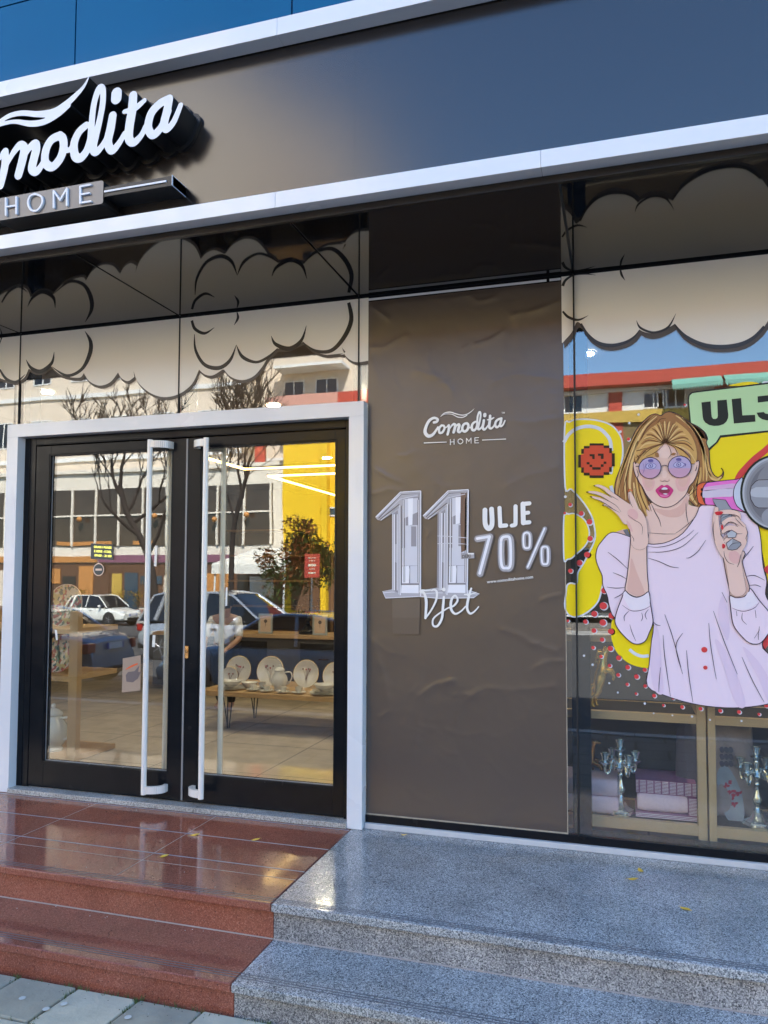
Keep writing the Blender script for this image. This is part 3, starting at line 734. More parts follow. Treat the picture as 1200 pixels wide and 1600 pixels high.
def pdisp(x, z):
    x_, z_ = x, z; x = x+.015*mnoise.noise(Vector((x_*8, z_*8, 5))); z = z+.02*mnoise.noise(Vector((x_*7, z_*7, 8)))
    d = .0030*(mnoise.noise(Vector((x*2.2, z*1.4, 3)))+.5)+.0015*mnoise.noise(Vector((x*6, z*5, 9)))+.0006*abs(mnoise.noise(Vector((x*14+z*4, z*13-x*3, 2))))
    for pts, a, wd in cre:
        best = 1e9
        for p, q in zip(pts[:-1], pts[1:]):
            dx, dz = q[0]-p[0], q[1]-p[1]; L = dx*dx+dz*dz; t = max(-.0, min(1, ((x-p[0])*dx+(z-p[1])*dz)/L))
            ex, ez = x-p[0]-t*dx, z-p[1]-t*dz; e = math.hypot(ex, ez); s_ = 1 if ex*dz-ez*dx > 0 else -1
            if e < best: best = e; sg = s_
        if best < wd*5: d += a*.55*math.exp(-(best/wd)**1.2)*(1 if sg > 0 else .3+.7*math.exp(-best/(wd*.5)))*(.55+.9*abs(mnoise.noise(Vector((x*9, z*9, 1)))))
    e = min(x-Wx0, Wx1-x, z-Wz0, Wz1-z); return max(0, d)*min(1, max(0, e)/.02)
nx, nz = 110, 280; vs = []
for j in range(nz+1):
    for i in range(nx+1):
        x = Wx0+(Wx1-Wx0)*i/nx; z = Wz0+(Wz1-Wz0)*j/nz
        vs.append((x, -.0025-pdisp(x, z), z))
m = MB(); m.add(vs, [(j*(nx+1)+i, j*(nx+1)+i+1, (j+1)*(nx+1)+i+1, (j+1)*(nx+1)+i) for j in range(nz) for i in range(nx)])
sheet = m.build('sheet', 'poster_brown', poster); sheet.data.polygons.foreach_set('use_smooth', [True]*len(sheet.data.polygons))
m = MB(); m.box(Wx0, Wx1+.004, -.006, -.0012, Wz0-.007, Wz0); m.box(Wx1, Wx1+.004, -.005, -.0012, Wz0, 1.5); m.build('edge_tape', 'poster_edge', poster)
YT = -.0125
def pp(s, ox, oy, pts, y=YT): return plane_pts(zz(s, ox, oy, pts), y)
def tr(pts, off=(0, 0)): return [tuple(np.array([p[0], p[1], 1])@AFI)+(p[2]/ksc,) for p in pts]
lg = [tr(s) for s in word+word_co]
m = MB()
for o, h in group_loops(contour(lg, .0009)): m.flat(o, YT, 0, h)
for pts in ([(285,160,3),(330,118,10),(400,105,13),(470,125,12),(540,140,11),(600,128,11),(650,95,8),(683,62,2)], [(285,160,3),(340,128,7),(420,130,9),(490,162,12),(550,165,12),(600,140,9)]): m.ribbon(pp(7.5, 650, 630, pts), YT)
for pts in ([(92,466,11),(360,455,9)], [(775,432,9),(1055,420,10)]): m.ribbon(pp(7.5, 650, 630, pts), YT)
hms = [pp(7.5, 650, 630, s) for s in ([(403,425,9),(403,486,9)],[(446,422,9),(446,482,9)],[(403,455,8),(446,452,8)],
 [(520,416,9),(545,432,9),(548,455,9),(520,477,9),(494,458,9),(496,430,9),(520,416,9)],
 [(590,472,8),(592,412,8)],[(592,412,8),(618,448,8)],[(618,448,8),(645,408,8)],[(645,408,8),(646,470,8)],[(690,405,9),(690,466,9)],[(690,405,8),(735,403,8)],[(690,435,8),(728,433,8)],[(690,466,8),(735,464,8)])]
for o, h in group_loops(contour(hms, .0006)): m.flat(o, YT, 0, h)
q = pp(7.5, 650, 630, [(1003, 125), (1040, 122)]); text_mesh(m, 'TM', q[0], q[1], .009, YT, 0, .02)
m.build('word_mark', 'print_white', poster)
P4 = lambda pts, y=YT: pp(4, 580, 750, pts, y)
# the glassy number eleven
m = MB(); pal = ['print_lilac', 'print_silver_light', 'print_silver_dark', 'print_lilac_mid', 'print_lilac_pale', 'print_brown', 'print_ghost', 'print_white', 'print_ghost_deep']
y0 = YT
m.flat(P4([(130,742),(305,742),(303,860),(132,860)]), y0+.0008, 6); m.flat(P4([(132,860),(303,860),(300,965),(134,965)]), y0+.0008, 8)
m.flat(P4([(72,695),(135,682),(310,690),(415,672),(480,690),(612,690),(640,700),(676,712),(640,738),(420,742),(300,730),(90,738)]), y0+.0004, 0)
for pts in ([(72,695,4),(90,738,4),(300,728,4),(420,740,4),(640,736,4),(676,712,4),(612,690,4)], [(80,705,3),(130,700,3),(300,712,3),(420,705,3),(600,712,3),(660,714,3)]): m.ribbon(P4(pts), y0+.0001, 1, sm=False)
for dx in (0, 298):
    W4 = lambda pts: P4([(p[0]+dx*(1-.02*(p[1]-70)/650), p[1]-(8 if dx else 0)*(1 if p[1] < 400 else .2))+tuple(p[2:]) for p in pts])
    m.flat(W4([(26,232),(180,78),(205,70),(312,68),(310,728),(180,726),(132,690),(132,208),(62,254),(40,250)]), y0, 0)
    m.flat(W4([(196,112),(298,105),(298,500),(296,650),(192,650),(194,112)]), y0-.0006, 3)
    m.flat(W4([(194,500),(297,500),(296,535),(193,535)]), y0-.0008, 4)
    m.flat(W4([(215,285),(292,282),(292,425),(215,425)]), y0-.0008, 4); m.flat(W4([(250,290),(282,290),(282,415),(250,415)]), y0-.001, 3)
    m.flat(W4([(194,425),(297,425),(297,500),(194,502)]), y0-.0008, 4)
    m.flat(W4([(194,540),(236,536),(240,560),(236,645),(193,645)]), y0-.001, 1); m.flat(W4([(244,538),(296,536),(296,645),(244,645)]), y0-.001, 4)
    m.flat(W4([(190,656),(297,656),(297,708),(186,706)]), y0-.001, 1)
    m.flat(W4([(140,210),(166,190),(166,705),(140,690)]), y0-.0006, 3); m.flat(W4([(142,400),(164,400),(164,520),(142,510)]), y0-.0009, 4)
    for b_, (xa_, xb_, mi_) in enumerate(((141, 146, 1), (146, 150, 4), (153, 157, 2), (160, 165, 1), (198, 203, 1), (203, 208, 2), (290, 294, 2), (294, 298, 1), (212, 216, 4))):
        m.flat(W4([(xa_, 215 if xa_ < 170 else 125), (xb_, 212 if xb_ < 170 else 122), (xb_, 690 if xa_ < 170 else 640), (xa_, 690 if xa_ < 170 else 640)]), y0-.0012, mi_)
    m.flat(W4([(205,120),(292,112),(292,200),(205,240)]), y0-.0009, 4); m.flat(W4([(230,116),(262,113),(258,280),(232,285)]), y0-.0011, 1)
    if dx: m.flat(W4([(262,90),(298,88),(298,440),(268,455),(262,300)]), y0-.0012, 5); m.flat(W4([(118,170),(150,150),(150,690),(118,670)]), y0+.0002, 3)
    for pts, mi in (([(28,232,5),(182,76,5),(310,68,5)], 1), ([(310,70,6),(309,726,6)], 1), ([(60,252,5),(180,158,5),(182,720,6)], 1), ([(46,240,4),(188,92,4),(300,84,4),(300,640,3)], 2),
                    ([(188,160,5),(188,655,5)], 2), ([(172,180,5),(172,715,4)], 4), ([(303,90,4),(303,700,4)], 4), ([(36,230,9),(186,88,9)], 4), ([(54,248,5),(176,152,5)], 2), ([(190,652,4),(300,652,3)], 2), ([(133,208,3),(133,690,3)], 1), ([(70,225,5),(180,120,5),(290,96,5)], 4)):
        m.ribbon(W4(pts), y0-.0014-.00004*len(pts), mi, sm=False)
for pts in ([(415,350,3),(480,352,5),(600,362,4)], [(415,398,4),(500,396,5),(610,402,3)]): m.ribbon(P4(pts), y0-.0022, 4)
m.build('number_eleven', pal, poster)
# Vjet
vj = [P4(s) for s in ([(372,688,8),(345,690,10),(315,690,12),(308,700,12),(330,705,14),(345,760,18),(340,862,15)], [(340,862,12),(375,815,11),(405,755,13),(412,705,14),(398,686,12),(378,690,9)],
 [(455,732,15),(449,800,16),(442,865,15),(415,912,14),(388,908,12),(388,870,11),(420,838,10),(480,800,9)], [(455,684,24)],
 [(480,800,9),(518,785,12),(541,750,13),(525,722,12),(502,750,16),(500,805,17),(525,836,13),(562,820,10),(590,790,9)],
 [(626,678,12),(608,740,16),(600,800,16),(618,834,14),(645,822,10),(672,792,8)], [(585,716,9),(620,714,9),(655,704,8)])]
m = MB()
for o, h in group_loops(contour(vj, .0011)): m.flat(o, YT-.0034, 0, h)
m.build('script_lettering', 'print_white', poster)
u_ = [P4(s) for s in ([(711,188,30),(713,275,30),(735,303,32),(755,275,30),(752,182,30)], [(802,175,26),(807,287,26)], [(807,287,26),(843,284,26)],
 [(902,165,26),(902,262,26),(897,280,26),(878,285,24)], [(948,150,30),(951,268,30)], [(948,150,26),(988,146,26)], [(950,208,24),(982,204,24)], [(951,268,26),(988,264,26)])]
for a_, b_ in ((0, 1), (1, 3), (3, 4), (4, 8)):
    m = MB()
    for o, h in group_loops(contour(u_[a_:b_], .0011)): m.flat(o, YT, 0, h)
    m.build('letter', 'print_white', poster)
m = MB(); q = P4([(724, 646), (1012, 614)]); text_mesh(m, 'www.comoditahome.com', q[0], q[1], .0150, YT, 0, .012)
m.build('web_address', 'print_white', poster)
sv = [([(665,368),(742,355),(680,585)], 0), ([(845,355),(870,375),(872,530),(845,552),(816,530),(814,380),(845,355)], 1), ([(975,330),(992,345),(992,415),(975,428),(956,415),(955,345),(975,330)], 1), ([(1085,305),(980,545)], 0), ([(1088,418),(1106,432),(1106,515),(1088,528),(1070,515),(1068,432),(1088,418)], 1)]
m = MB()
for k, (pts, sm_) in enumerate(sv):
    big = k in (0, 1); w1, w2, w3 = (54, 40, 17) if big else (37, 27, 11)
    if k in (0, 3):
        pp_l = []
        for a, b in zip(pts[:-1], pts[1:]): pp_l.append([a, b])
    else: pp_l = [pts]
    for wi, (w_, mi, dy) in enumerate(((w1, 2, .0004), (w2, 0, 0), (w3, 1, -.0006))):
        st = [P4([(p[0]-(2 if wi == 2 else 0), p[1]-(2 if wi == 2 else 0), w_) for p in s_]) for s_ in pp_l]
        for o, h in group_loops(contour(st, .0012)): m.flat(o, YT+dy, mi, h)
m.build('silver_percentage', ['print_silver', 'print_silver_light', 'print_silver_dark'], poster)
m = MB(); m.ribbon(P4([(562,474,38),(645,472,34)]), YT-.0030, 0, sm=False); m.ribbon(P4([(604,462,10),(642,461,8)]), YT-.0034, 1, sm=False)
q = P4([(570, 490), (622, 484)]); text_mesh(m, 'DERI', q[0], q[1], .017, YT-.0038, 2, .03)
m.build('dash_tag', ['print_silver', 'print_white', 'print_silver_dark'], poster)

# ------------------------------------------------------------------ cloud stickers along the top of the glass
mat('sticker_cream', (.82, .775, .69), .3, var=.02, vscale=2); mat('sticker_black', (.014, .014, .015), .3); mat('sticker_shadow', (.075, .062, .055), .4)
mat('sticker_cream_back', (.44, .41, .36), .35)
ZT_ = ZC-.012
def pz(s, ox, oy, pts, y=-.004): return plane_pts(zz(s, ox, oy, pts), y)
C2 = lambda pts: pz(2, 0, 350, pts)
def arcs(*cs):
    out = []
    for c in cs: s_ = smooth_pts(c, 5, False); out += s_ if not out else s_[1:] if out[-1] == s_[0] else s_
    return out
low = arcs([(-330,480),(-300,520),(-250,530),(-205,500),(-190,470)], [(-190,470),(-160,505),(-110,515),(-60,500),(-30,468)], [(-30,468),(-10,478),(15,487),(50,493),(76,480),(90,452)], [(90,452),(110,462),(135,460),(158,444)],
           [(158,444),(185,468),(215,478),(250,480),(262,466)], [(262,466),(280,492),(312,505),(345,494),(369,464)], [(369,464),(380,482),(400,491),(420,478)], [(417,458),(432,495),(468,527),(512,541),(560,531),(600,500),(622,455)],
           [(622,455),(640,470),(665,473),(695,455)], [(700,455),(722,478),(757,488),(792,476),(818,448),(834,422)], [(834,422),(848,408),(866,389)], [(866,389),(880,390),(905,389),(928,378),(948,368)], [(948,368),(980,396),(1015,408),(1055,411),(1080,400)], [(1068,385),(1080,412),(1100,428),(1120,432),(1147,428)])
def cloud(low_pts, x_end_l, x_end_r, lines, shadow_off, conv, label, grp, shl=None):
    t = thing('cloud_decal', ((x_end_l+x_end_r)/2, 0, ZT_), label, 'window sticker', grp)
    P = conv(low_pts); m = MB()
    shp = [(x_end_l, ZT_)]+[p for p in reversed([q for q in P])]
    top = [(x_end_l, ZT_), (x_end_l, P[0][1])]+P+[(x_end_r, P[-1][1]), (x_end_r, ZT_)]
    m.flat(top, -.0045, 0); m.build('cloud', 'sticker_cream', t)
    m = MB(); sh = conv([(p[0]+shadow_off[0], p[1]+shadow_off[1]) for p in low_pts])
    up_ = [(p[0], p[1]+.02) for p in reversed(P)]
    m.flat([(p[0], p[1]) for p in sh]+up_, -.003, 0)
    m.build('drop_shadow', 'sticker_shadow', t)
    for l in lines: m = MB(); m.ribbon(conv(l), -.006, 0); m.build('outline', 'sticker_black', t)
    return t
L1 = [[(266,335,1),(284,370,12),(280,410,14),(255,455,10),(210,474,8),(162,446,1)], [(170,400,1),(162,435,10),(128,461,12),(98,450,9),(82,424,1)], [(608,345,2),(612,395,8),(640,440,10),(685,450,12),(720,425,10),(739,378,1)],
      [(739,378,1),(758,415,10),(800,432,8),(838,416,8),(868,388,1)], [(848,350,1),(862,376,10),(905,390,14),(942,364,10),(958,318,1)], [(945,368,1),(985,396,8),(1035,396,12),(1075,355,14),(1098,300,14),(1090,246,10)],
      [(600,302,8),(610,328,9),(640,342,8),(670,324,1)], [(740,272,1),(744,294,8),(732,316,1)], [(0,330,3),(6,350,6),(0,375,1)], [(0,455,5),(20,484,8),(50,494,8),(80,470,1)]]
cloud(low, -5.6, -1.400, L1, (3, 9), C2, 'cream comic cloud border with black crescents on the glass above the doors', None)
C8 = lambda pts: pz(3.53, 860, 200, pts)
low2 = arcs([(68,1185),(85,1165),(108,1140),(130,1108)], [(130,1108),(140,1078),(152,1070),(168,1080)], [(168,1080),(205,1140),(262,1184),(335,1197),(410,1180),(460,1150),(492,1112)], [(492,1112),(520,1126),(570,1132),(630,1112),(684,1082)],
            [(684,1082),(740,1145),(830,1190),(930,1206),(1040,1194),(1120,1155),(1180,1095),(1230,1010)], [(1230,1010),(1290,1060),(1390,1085),(1500,1060),(1580,990)], [(1580,990),(1700,1100),(1900,1120),(2100,1000),(2200,900)])
L2 = [[(474,1062,1),(498,1104,12),(570,1128,12),(648,1100,12),(692,1024,1)], [(384,768,4),(392,808,12),(412,842,1)], [(250,812,1),(190,806,8),(128,812,10),(84,840,14),(68,872,16)], [(68,1012,10),(100,1044,14),(155,1059,12),(210,1034,1)],
      [(168,1080,12),(205,1140,16),(262,1186,20),(335,1200,20),(410,1184,16),(462,1152,10),(492,1112,2)], [(684,1082,6),(740,1145,16),(830,1192,22),(930,1208,24),(1040,1196,24),(1120,1157,20),(1180,1095,16)]]
cloud(low2, -.387, 2.6, L2, (10, 30), C8, 'large cream cloud border with black crescents on the glass of the display window', None)

# ------------------------------------------------------------------ the pop-art window sticker
ST = {}
def S(name, c, **k): ST[name] = 1; return mat('st_'+name, c, .32, spec=.22, **k)
for nm, c in dict(yellow=(.86, .67, .010), white=(.66, .68, .72), line=(.035, .02, .035), red=(.66, .06, .06), orange=(.75, .14, .05), smiley=(.62, .075, .03), pixel=(.035, .02, .008),
                  hair=(.62, .37, .12), hair_mid=(.36, .17, .06), hair_dark=(.10, .040, .015), hair_light=(.74, .50, .20), skin=(.80, .55, .455), skin_shade=(.72, .44, .36), blush=(.76, .44, .40), skin_lt=(.84, .60, .51),
                  lip=(.60, .04, .20), lip_light=(.75, .18, .38), mouth=(.28, .04, .08), teeth=(.75, .70, .74), lens=(.46, .38, .58), lens_low=(.56, .33, .45), iris=(.13, .11, .32), eye_w=(.50, .48, .68),
                  shirt=(.82, .66, .74), shirt_lt=(.82, .73, .77), shirt_shade=(.74, .58, .69), pink=(.80, .18, .55), pink_lt=(.68, .42, .62), pink_pale=(.64, .55, .66), cone=(.56, .60, .70), grey=(.30, .31, .34), grey_lt=(.46, .48, .52), grey_dark=(.17, .17, .19), grey_mid=(.24, .24, .26),
                  green=(.48, .70, .38), ink=(.018, .022, .016), nail=(.62, .03, .04)).items(): S(nm, c)
NM = ['st_'+k for k in ST]; IX = {k: i for i, k in enumerate(ST)}
deco = thing('window_decal', (.35, 0, .55), 'pop art window sticker of a surprised woman in sunglasses shouting through a megaphone', 'window sticker')
parts = {}
LY = lambda k: -.003-.0011*k
CNT = [0]
def part(n):
    if n == 'dots': n = 'dot#%d' % CNT[0]
    return parts.setdefault(n, MB())
def fill(n, c, pts, k, sm=5, line=None, lw=1.2, closed_line=True):
    """pts in photo pixels; sm = smoothing steps (0 = straight)"""
    q = smooth_pts(pts, sm, True) if sm else pts
    P = plane_pts(q, LY(k)); part(n).flat(P, LY(k), IX[c])
    if line: part(n).ribbon(plane_pts([tuple(p)+(lw,) for p in q], LY(k)), LY(k)-.0005, IX[line], closed=True, sm=False)
def ln(n, c, pts, k, w_=1.2, taper=True, sm=True):
    N = len(pts); P = [(p[0], p[1], (w_*(.25+.75*math.sin(math.pi*(i+.25)/(N-.5))) if taper else w_)) for i, p in enumerate(pts)]
    part(n).ribbon(plane_pts(P, LY(k)), LY(k)-.0005, IX[c], sm=sm)
def dot(n, c, x, y, r, k, ry=None):
    q = plane_pts([(x, y, r)], LY(k))[0]; part(n).disc(q[0], q[1], q[2], LY(k), IX[c], 22, None if ry is None else q[2]*ry/r)
Z4 = lambda p: zz(6.667, 960, 640, p); Z5 = lambda p: zz(6.667, 1060, 580, p); Z6 = lambda p: zz(7.27, 880, 640, p); Z7 = lambda p: zz(8, 1090, 720, p); Z8 = lambda p: zz(3.75, 880, 840, p)
Z3 = lambda p: zz(3.53, 860, 560, p)
# yellow balloon letter behind her
fill('balloon_shape', 'yellow', [(882.3,667),(890,659.5),(898,656),(912,655),(927,656),(942,659),(956,665),(965,674),(971,685),(973,698),(973,712),(972,740),(1000,790),(1000,830),(960,880),(945,905),(941,917),(935,939),(920,955),(901,964),(888,960),(882.5,947),(884,930),(886,915),(892,911),(901,911.5),(903,895),(912,880),(920,864),(927,850),(930,838),(929,825),(925,808),(915,790),(903,775),(892,764),(883,760.5)], 1, 4, 'white', 2.4)
if 0: fill('balloon_shape', 'white', Z6([(8,1212),(60,1183),(120,1176),(192,1206),(256,1258),(291,1330),(306,1400),(296,1475),(275,1525),(225,1590),(160,1650),(100,1700),(50,1712),(8,1705)]), 1, 4)
fill('balloon_shape', 'yellow', Z6([(8,1216),(60,1187),(120,1180),(190,1210),(250,1262),(283,1330),(298,1400),(288,1470),(268,1520),(218,1582),(150,1640),(96,1688),(50,1700),(8,1694)]), 2, 4, 'white', 2.2)
ln('balloon_shape', 'white', Z6([(8,372),(60,285),(130,228),(225,195),(330,193),(425,225),(495,290),(535,360),(548,470)]), 2, 5.4, False)
fill('balloon_shape', 'white', [(949.5,735),(956,741),(958,728),(953,719),(949,722)], 2, 3)
ln('balloon_shape', 'white', [(954.5,759),(958,772)], 2, 5, False)
fill('balloon_shape', 'yellow', [(962,955),(957,968),(955,979),(956,1000),(965,1021),(984,1037),(1008,1043.5),(1030,1040),(1030,965),(1000,955)], 1, 4)
ln('balloon_shape', 'white', Z8([(388,655),(420,680),(460,695),(502,692)]), 2, 5, False)
fill('balloon_shape', 'yellow', [(1098,640),(1150,640),(1330,640),(1330,900),(1205,935),(1185,830),(1160,795),(1098,765)], 0, 0)
fill('balloon_shape', 'yellow', Z5([(540,152),(600,130),(690,112),(780,112),(850,130),(900,150)]), 1, 4)
fill('balloon_shape', 'white', Z5([(880,110),(930,102),(1000,105),(1020,140),(890,140)]), 1, 4)
ln('balloon_shape', 'red', Z5([(600,1180),(640,1085),(710,1000),(800,910),(900,830),(1000,740)]), 1, 10, False)
ln('balloon_shape', 'red', [(1196,886),(1208,900),(1214,940),(1205,985),(1190,1012)], 1, 12, False)
# pixel smiley
R6 = lambda x0, y0, x1, y1: Z6([(x0, y0), (x1, y0), (x1, y1), (x0, y1)])
fill('smiley_badge', 'smiley', Z6([(300,405),(460,403),(460,430),(524,430),(524,490),(556,490),(556,655),(524,658),(524,715),(460,718),(460,752),(300,752),(300,720),(233,720),(233,660),(200,660),(200,510),(233,505),(233,438),(300,436)]), 3, 0)
for r_ in [(300,383,460,407),(235,413,300,440),(460,407,524,436),(205,446,234,502),(523,436,553,494),(171,512,201,658),(552,496,586,645),(204,656,234,718),(522,652,552,708),(234,717,300,748),(460,710,523,741),(300,747,460,777),
           (299,506,358,530),(330,530,358,562),(395,500,459,525),(428,525,459,560),(266,597,299,622),(299,626,330,653),(330,654,426,682),(427,621,459,650),(459,590,491,617)]:
    fill('smiley_badge', 'pixel', R6(*r_), 4, 0)
# dots
for x, y, r in [(235,400,25),(182,447,20),(232,498,22),(130,493,15),(284,457,22),(180,545,16),(228,598,15),(277,650,18),(175,645,12),(222,697,12),(325,705,17),(272,750,12),(322,805,13),(378,760,16),(430,815,16),(375,860,11),(480,870,12),
                (427,915,9),(533,927,13),(587,983,9),(697,993,12),(645,940,12),(805,1003,13),(920,1015,13),(1030,1022,13),(1147,1035,10),(95,148,20),(42,195,15),(140,100,20),(240,310,20),(28,488,9),(478,775,14),(280,550,20),(1190,985,14),(1120,975,10)]:
    CNT[0] += 1; a, b = Z8([(x, y)])[0]; dot('dots', 'white', a+1.2, b+.6, r/3.75, 1 if r > 12 else 2); dot('dots', 'red', a, b, r/3.75*.86, 3)
for x, y, r in [(530,1030,5),(640,1042,5),(755,1048,7),(270,853,6),(320,908,6),(172,745,7),(122,692,7),(478,972,7),(1045,1075,6),(860,1068,6)]:
    CNT[0] += 1; a, b = Z8([(x, y)])[0]; dot('dots', 'white', a, b, r/3.75, 2)
for x, y, r in [(78,1078,24),(205,1180,32),(298,1275,38),(305,1465,36),(740,335,22),(18,1175,16)]:
    CNT[0] += 1; a, b = Z6([(x, y)])[0]; dot('dots', 'white', a+1, b+1, r/7.27, 3); dot('dots', 'red', a, b, r/7.27*.85, 4)
for x, y, r in [(650,250,15),(752,152,14),(857,55,14),(25,990,16)]:
    CNT[0] += 1; a, b = Z6([(x, y)])[0]; dot('dots', 'white', a, b, r/7.27, 3)
CNT[0] += 1; dot('dots', 'white', 1071, 633, 2.4, 1); dot('dots', 'red', 1070, 632.5, 1.8, 2)
# speech bubble
fill('speech_bubble', 'ink', Z5([(98,300),(106,245),(140,215),(200,205),(933,118),(1500,52),(1560,80),(1580,560),(1500,590),(933,635),(442,692),(405,748),(318,832),(300,826),(270,705),(200,680),(120,560)]), 2, 0)
fill('speech_bubble', 'green', Z5([(110,300),(118,255),(145,230),(210,220),(933,134),(1490,70),(1545,95),(1560,548),(1490,572),(933,617),(434,668),(392,738),(312,806),(302,780),(290,705),(220,690),(132,545)]), 3, 0)
def blk(pts, sm=0): fill('speech_bubble', 'ink', Z5(pts), 4, sm)
blk([(240,325),(335,314),(343,440),(348,478),(362,496),(386,498),(404,488),(411,465),(405,305),(503,296),(520,455),(517,490),(500,525),(470,552),(420,568),(370,570),(320,560),(280,535),(260,505),(253,470)])
blk([(555,290),(653,280),(666,460),(798,454),(803,525),(578,545)])
blk([(825,262),(1045,238),(1060,420),(1050,465),(1020,495),(975,510),(920,512),(870,500),(835,475),(815,432),(890,425),(905,440),(930,445),(950,432),(955,410),(948,312),(828,327)])
blk([(1100,232),(1290,210),(1293,268),(1190,280),(1192,318),(1280,308),(1283,362),(1196,372),(1199,420),(1300,408),(1304,470),(1118,492)])
# hair behind
fill('hair', 'hair_mid', Z4([(430,45),(485,62),(530,32),(590,25),(680,60),(780,130),(870,178),(940,235),(970,300),(958,345),(985,420),(992,520),(1003,610),(1030,670),(1075,705),(1118,680),(1131,640),(1112,608),(1137,655),(1120,710),(1060,742),(990,745),(930,790),(900,880),(905,1000),(862,1018),(800,965),(745,885),(640,500),(300,700),(330,900),(390,985),(412,1050),(330,1180),(250,1150),(150,1010),(48,905),(2,870),(12,750),(50,640),(95,530),(140,430),(185,300),(230,205),(300,125),(370,62)]), 3, 4, 'line', 1.3)
for k, pts in enumerate([[(420,60),(300,160),(215,300),(150,450),(90,620),(55,760),(50,900)], [(440,70),(330,170),(250,300),(190,440),(140,620),(110,760),(120,940)], [(390,75),(270,190),(195,320),(120,500),(70,640),(30,780),(25,880)],
                         [(240,330),(200,480),(170,640),(160,800),(190,900)], [(225,700),(250,860),(300,1000),(340,1110)], [(200,760),(220,900),(260,1020),(290,1130)], [(270,800),(310,930),(360,1050)],
                         [(700,80),(820,190),(900,320),(940,470),(960,620),(960,740)], [(740,110),(850,250),(915,400),(930,560),(925,740)], [(640,60),(780,160),(880,300),(920,420)], [(960,480),(985,620),(1020,690),(1075,720)], [(975,640),(1010,710),(1070,730),(1115,700)],
                         [(870,700),(850,830),(870,960)], [(820,800),(800,900),(860,990)], [(900,600),(890,720),(850,800)]]):
    ln('hair', 'hair_light' if k % 2 else 'hair', Z4(pts), 4, 4.2)
for pts in [[(425,50),(310,140),(225,260),(165,400),(110,560)], [(450,95),(340,190),(270,330),(215,480)], [(205,420),(160,560),(125,720),(135,900)], [(165,560),(125,700),(85,860)], [(110,600),(65,740),(40,880)], [(240,740),(270,880),(330,1020),(370,1060)], [(210,820),(240,960),(300,1100)], [(150,820),(140,880),(165,1000)],
            [(600,35),(740,110),(850,230),(920,360),(950,500)], [(780,135),(880,200),(935,270),(940,320)], [(860,180),(925,240),(958,310)], [(690,85),(800,190),(880,330),(910,480)], [(950,500),(975,640),(1010,705)], [(890,640),(860,760),(820,860)], [(860,820),(800,880),(770,900)], [(870,860),(820,960)], [(900,940),(860,1010)], [(840,780),(790,850),(760,890)], [(330,900),(360,980),(385,1060)]]:
    ln('hair', 'hair_dark', Z4(pts), 5, 1.1)
# neck and chest
fill('neck', 'skin', [(1018,786),(1074,770),(1076,788),(1097,797),(1092,830),(1060,860),(1009,858),(1008,830),(1009,808)], 4, 4)
fill('neck', 'skin_shade', [(1022,794),(1045,797),(1062,790),(1073,776),(1074,790),(1064,806),(1045,808),(1030,802)], 5, 4)
ln('neck', 'line', Z6([(1000,1070),(1040,1160),(1090,1250),(1112,1330)]), 5, 1.0)
ln('neck', 'line', Z3([(748,800),(750,860),(762,915)]), 5, 1.0); ln('neck', 'line', Z3([(795,880),(740,930),(690,965)]), 5, .8); ln('neck', 'line', Z3([(540,962),(620,968),(690,968)]), 5, .8)
# face
fill('face', 'skin', Z4([(196,560),(210,545),(225,560),(240,430),(350,355),(520,345),(700,390),(835,480),(855,540),(875,530),(885,560),(870,640),(830,740),(780,800),(745,882),(665,965),(600,1005),(540,1018),(480,1010),(400,968),(335,890),(290,805),(240,730),(205,640)]), 6, 4, 'line', 1.1)
fill('face', 'blush', Z4([(296,700),(350,690),(405,715),(420,770),(400,830),(350,850),(318,820),(296,770)]), 7, 4); fill('face', 'blush', Z4([(640,720),(700,690),(780,690),(785,760),(740,840),(680,850),(645,800)]), 7, 4)
fill('face', 'skin_shade', Z4([(318,705),(370,700),(400,740),(395,795),(350,815),(318,780)]), 7.3, 4); fill('face', 'skin_shade', Z4([(690,710),(760,705),(765,750),(730,800),(690,800),(665,760)]), 7.3, 4)
ln('face', 'line', Z4([(232,620),(250,680),(240,710),(262,760)]), 7, .9); ln('face', 'line', Z4([(860,580),(845,640),(860,600)]), 7, .9)
fill('face', 'skin_shade', Z4([(478,725),(500,735),(525,728),(552,735),(575,718),(570,750),(480,752)]), 7, 4); ln('face', 'line', Z4([(476,742),(500,748),(525,742),(550,750),(574,738)]), 8, .7)
fill('face', 'skin_lt', Z4([(500,640),(540,640),(545,700),(520,715),(500,700)]), 7, 4); fill('face', 'skin_lt', Z4([(470,380),(560,380),(600,450),(570,500),(480,500),(450,440)]), 7, 4)
fill('lips', 'lip', Z4([(428,840),(462,805),(495,783),(518,795),(550,782),(585,805),(614,838),(598,875),(570,910),(528,923),(480,912),(450,880)]), 8, 3)
fill('lips', 'mouth', Z4([(462,842),(500,820),(540,822),(580,838),(560,868),(520,880),(485,868)]), 9, 3); fill('lips', 'teeth', Z4([(492,825),(520,808),(552,820),(548,832),(498,834)]), 10, 3); fill('lips', 'lip_light', Z4([(470,885),(520,893),(570,885),(555,905),(520,912),(488,905)]), 9, 3)
fill('lips', 'teeth', Z4([(505,878),(530,872),(555,878),(535,886)]), 10, 3)
